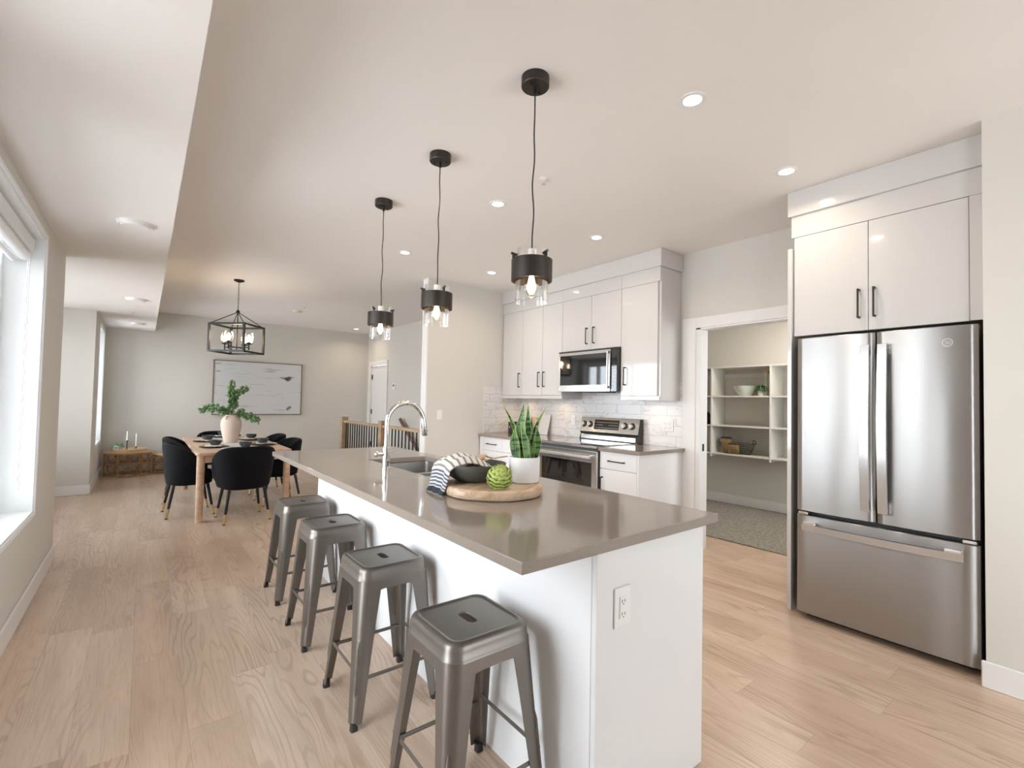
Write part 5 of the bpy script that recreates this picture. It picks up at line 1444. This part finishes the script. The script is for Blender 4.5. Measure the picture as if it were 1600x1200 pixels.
t = MB(); t.lathe([(0.001, 0), (0.21, 0), (0.222, 0.004), (0.224, 0.042), (0.219, 0.044), (0.216, 0.014), (0.001, 0.012)], n=56, cap0=False, cap1=False)
TR = (-0.165, 9.90, 0.3935)
tag(t.build('tray', trayw_m, loc=TR), 'round light wooden tray on the oval rattan table', 'tray')
zt2 = TR[2] + 0.0125
sp_ = E('succulent', 'trailing green succulent in a white pot on the round wooden tray', 'plant', (-0.305, 9.86, zt2))
t = MB(); t.lathe([(0.001, 0), (0.050, 0), (0.060, 0.01), (0.062, 0.09), (0.058, 0.09), (0.056, 0.08), (0.001, 0.078)], n=32, cap0=False, cap1=False); t.build('pot', ceram_m, sp_)
t = MB(); rnd = random.Random(9)
for k in range(90):
    an = rnd.uniform(0, 2 * PI); r_ = rnd.uniform(0.0, 0.075); z = 0.095 + rnd.uniform(-0.01, 0.02) - max(0, r_ - 0.06) * 2.2
    t.sphere((r_ * cos(an), r_ * sin(an), z), rnd.uniform(0.009, 0.015), 8, 5, 0.6)
t.build('foliage', succ_m, sp_)
def candle(label, x, y, hh, hc):
    o = E('candlestick', label, 'candlestick', (x, y, zt2), 0, 'black candlesticks on the wooden tray')
    t = MB(); t.lathe([(0.001, 0), (0.030, 0), (0.030, 0.004), (0.006, 0.010), (0.005, hh - 0.02), (0.013, hh - 0.012), (0.014, hh), (0.001, hh)], n=20, cap0=False, cap1=False); t.build('holder', black_m, o)
    t = MB(); t.lathe([(0.0105, hh + 0.0005), (0.0095, hh + hc), (0.004, hh + hc + 0.006)], n=16); t.cyl((0, 0, hh + hc), (0, 0, hh + hc + 0.015), 0.001, n=5); t.build('candle', candle_m, o)
candle('tall black candlestick with a white taper on the tray beside the succulent', -0.190, 9.85, 0.165, 0.145)
candle('short black candlestick with a white taper on the tray, farther from the succulent', -0.075, 9.84, 0.065, 0.205)
t = MB()
for k in range(14):
    an = 2 * PI * k / 14; t.sphere((0.05 * cos(an), 0.032 * sin(an), 0.011), 0.011, 10, 6)
tag(t.build('bead_string', blackp_m, loc=(-0.235, 9.80, zt2 + 0.001)), 'string of black beads lying on the wooden tray before the candlesticks', 'beads')

# ================================================================= STAIR RAILING
rl = E('stair_railing', 'oak stair railing with thin black balusters beside the hall', 'railing', (0, 0, 0))
RX = 2.625
t = MB(); t.box(RX - 0.035, RX + 0.035, 5.072, 6.20, 0.925, 0.965, bev=0.008); t.box(RX - 0.035, RX + 0.035, 6.305, 7.80, 0.925, 0.965, bev=0.008); t.build('handrail', oak_m, rl)
t = MB(); t.box(RX - 0.025, RX + 0.025, 5.072, 6.20, 0.001, 0.025); t.box(RX - 0.025, RX + 0.025, 6.305, 7.80, 0.001, 0.025); t.build('shoe_rail', oak_m, rl)
for y in (6.2525, 7.8525):
    t = MB(); t.box(RX - 0.052, RX + 0.052, y - 0.052, y + 0.052, 0.0, 1.02, bev=0.003); t.build('newel_post', oak_m, rl)
for (a, b, n) in ((5.072, 6.20, 11), (6.305, 7.80, 15)):
    for k in range(n):
        y = a + (b - a) * (k + 0.5) / n
        t = MB(); t.cyl((RX, y, 0.02), (RX, y, 0.93), 0.0098, n=8); t.build('baluster', black_m, rl)
t = MB()
t.tube([(XH - 0.07, 8.33, 0.95), (XH - 0.07, 8.22, 0.87), (XH - 0.07, 5.4, 0.87 - 2.82 * 0.68)], 0.028, 10, sq=(1, 1.3))
for (y, z) in ((8.1, 0.77), (6.8, -0.11)): t.cyl((XH - 0.07, y, z), (XH, y, z - 0.02), 0.008, n=8)
tag(t.build('stair_handrail', darkoak_m), 'sloping wooden handrail on the hall wall going down the stairs', 'handrail')

# ================================================================= PANTRY
t = MB(); t.box(4.54, 6.27, 0.45, 4.6, 0.0, 0.012, bev=0.004)
tag(t.build('pantry_rug', rug_m), 'grey flecked low-pile rug covering the pantry floor', 'rug')
sh = E('pantry_shelving', 'white built-in cubby shelving on the pantry back wall', 'shelving', (0, 0, 0))
shelf_m = M('shelf_melamine', (0.70, 0.68, 0.62), 0.45, var=0.01)
X0s, X1s = 5.95, 6.299
for y in (3.955, 3.31, 2.56, 1.80, 1.05):
    t = MB(); t.box(X0s, X1s, y - 0.009, y + 0.009, 0.655, 1.835, bev=0.001); t.build('divider', shelf_m, sh)
for (z) in (0.695, 1.062, 1.445, 1.826):
    for (a, b) in ((3.319, 3.946), (2.569, 3.301), (1.809, 2.551), (1.059, 1.791)):
        t = MB(); t.box(X0s + 0.003, X1s, a, b, z - 0.009, z + 0.009, bev=0.001); t.build('shelf', shelf_m, sh)
t = MB()
for (a, b) in ((3.319, 3.946), (2.569, 3.301), (1.809, 2.551)): t.box(X1s - 0.02, X1s, a, b, 1.70, 1.76)
t.build('rail_strip', shelf_m, sh, smooth=False)
# wire basket
def wire_basket(label, x, y, z, L, Wd_, H, group='black wire baskets in the pantry'):
    o = E('wire_basket', label, 'basket', (x, y, z), 0, group)
    t = MB(); m_ = 40
    def ov(k, zz): return [(Wd_ / 2 * k * cos(2 * PI * j / m_), L / 2 * k * sin(2 * PI * j / m_), zz) for j in range(m_ + 1)]
    for i in range(6): f_ = i / 5; t.tube(ov(0.74 + 0.26 * f_, 0.004 + H * f_), 0.0030 if i in (0, 5) else 0.0016, 5)
    for j in range(m_):
        u = 2 * PI * j / m_; t.cyl((Wd_ / 2 * 0.74 * cos(u), L / 2 * 0.74 * sin(u), 0.004), (Wd_ / 2 * cos(u), L / 2 * sin(u), H + 0.004), 0.0015, n=4)
    for j in range(-5, 6):
        yy = j / 6 * L / 2 * 0.74; xx = Wd_ / 2 * 0.74 * math.sqrt(max(0, 1 - (j / 6) ** 2)); t.cyl((-xx, yy, 0.004), (xx, yy, 0.004), 0.0015, n=4)
    t.build('wire_body', black_m, o)
    for s in (-1, 1):
        t = MB(); t.tube([(0.04 * cos(u), s * (L / 2 - 0.004 - 0.01 * sin(u)), H + 0.055 * sin(u)) for u in [PI * k / 12 for k in range(13)]], 0.0045, 8); t.build('handle', black_m, o)
    return o
wire_basket('oval black wire basket holding packets on the lowest pantry shelf', 6.09, 3.03, 0.705, 0.46, 0.25, 0.135)
wire_basket('black wire basket half hidden by the refrigerator panel on a middle pantry shelf', 6.09, 2.20, 1.072, 0.40, 0.25, 0.17)
def packet(label, x, y, z, w_, h_, rz, tilt):
    o = E('food_packet', label, 'packet', (x, y, z), rz, 'packets in the wire basket'); o.rotation_euler = (0, tilt, rz)
    t = MB(); t.loft([rsq(0.022, 0.012, 0, 24, 0, 0, w_ / 2), rsq(0.034, 0.015, h_ * 0.3, 24, 0, 0, w_ / 2 * 1.02), rsq(0.026, 0.012, h_ * 0.75, 24, 0, 0, w_ / 2), rsq(0.004, 0.003, h_, 24, 0, 0, w_ / 2 * 0.98)])
    t.build('bag', seed_m, o)
    t = MB(); t.box(-0.012, 0.012, -w_ / 2 * 1.0, w_ / 2 * 1.0, h_ * 0.80, h_ + 0.004, bev=0.003); t.build('header_card', baglabel_m, o)
packet('tall snack packet with a dark header standing at one end of the wire basket', 6.08, 3.155, 0.713, 0.13, 0.20, 0.0, -0.10)
packet('lower golden snack packet beside the tall one in the wire basket', 6.04, 3.04, 0.713, 0.12, 0.13, 0.25, -0.25)
t = MB(); t.lathe([(0.001, 0), (0.07, 0), (0.078, 0.006), (0.118, 0.07), (0.142, 0.125), (0.143, 0.128), (0.138, 0.128), (0.11, 0.07), (0.07, 0.014), (0.001, 0.010)], n=48, cap0=False, cap1=False)
tag(t.build('mixing_bowl', M('milk_glass', (0.62, 0.66, 0.60), 0.25, var=0.02), loc=(6.10, 2.935, 1.4545)), 'large pale glass bowl on the upper pantry shelf', 'bowl')
fp = E('potted_fern', 'small dark green fern spilling over the upper pantry shelf', 'plant', (6.03, 2.70, 1.4545))
t = MB(); t.lathe([(0.001, 0), (0.032, 0), (0.042, 0.06), (0.038, 0.06), (0.001, 0.055)], n=24, cap0=False, cap1=False); t.build('pot', ceram_m, fp)
t = MB(); rnd = random.Random(11)
for k in range(60):
    an = rnd.uniform(0, 2 * PI); L_ = rnd.uniform(0.05, 0.10); up_ = rnd.uniform(0.02, 0.07)
    pts = [(L_ * f_ * cos(an), L_ * f_ * sin(an), 0.055 + up_ * sin(PI * f_ * 0.8) * 1.4 - 0.05 * f_ ** 2) for f_ in [i / 5 for i in range(6)]]
    t.tube(pts, [0.002, 0.006, 0.007, 0.006, 0.004, 0.001], 5, sq=(1.0, 0.25))
t.build('fronds', fern_m, fp)
t = MB(); t.lathe([(0.001, 0), (0.022, 0), (0.022, 0.006), (0.008, 0.012), (0.008, 0.285), (0.001, 0.286)], n=20, cap0=False, cap1=False)
pp = t.build('paper_holder', M('pale_wood_rod', (0.85, 0.82, 0.76), 0.5, var=0.05), loc=(6.15, 2.70, 1.4545)); tag(pp, 'slim pale rod with a square brass cap behind the fern on the pantry shelf', 'holder')
t = MB(); t.box(-0.02, 0.02, -0.03, 0.03, 0.287, 0.315, bev=0.003); t.build('brass_cap', brass_m, pp)
t = MB(); t.lathe([(0.001, 0), (0.05, 0), (0.075, 0.03), (0.085, 0.07), (0.07, 0.12), (0.035, 0.15), (0.03, 0.165), (0.025, 0.165), (0.001, 0.15)], n=36, cap0=False, cap1=False)
tag(t.build('black_vase', blackp_m, loc=(6.08, 3.45, 1.072)), 'round black vase peeking past the pantry door jamb', 'vase')
pl = E('pantry_fill_light', 'flush round ceiling light added out of view to brighten the pantry', 'ceiling light', (5.2, 2.2, ZC))  # fill fixture out of view, added to brighten the pantry
t = MB(); t.lathe([(0.15, 0), (0.15, -0.03), (0.12, -0.055), (0.001, -0.06)], n=40, cap0=False, cap1=False); t.build('diffuser', lens_m, pl)
area('lamp', pl, (0, 0, -0.07), 0.25, 20.0, (1.0, 0.91, 0.80), 170)
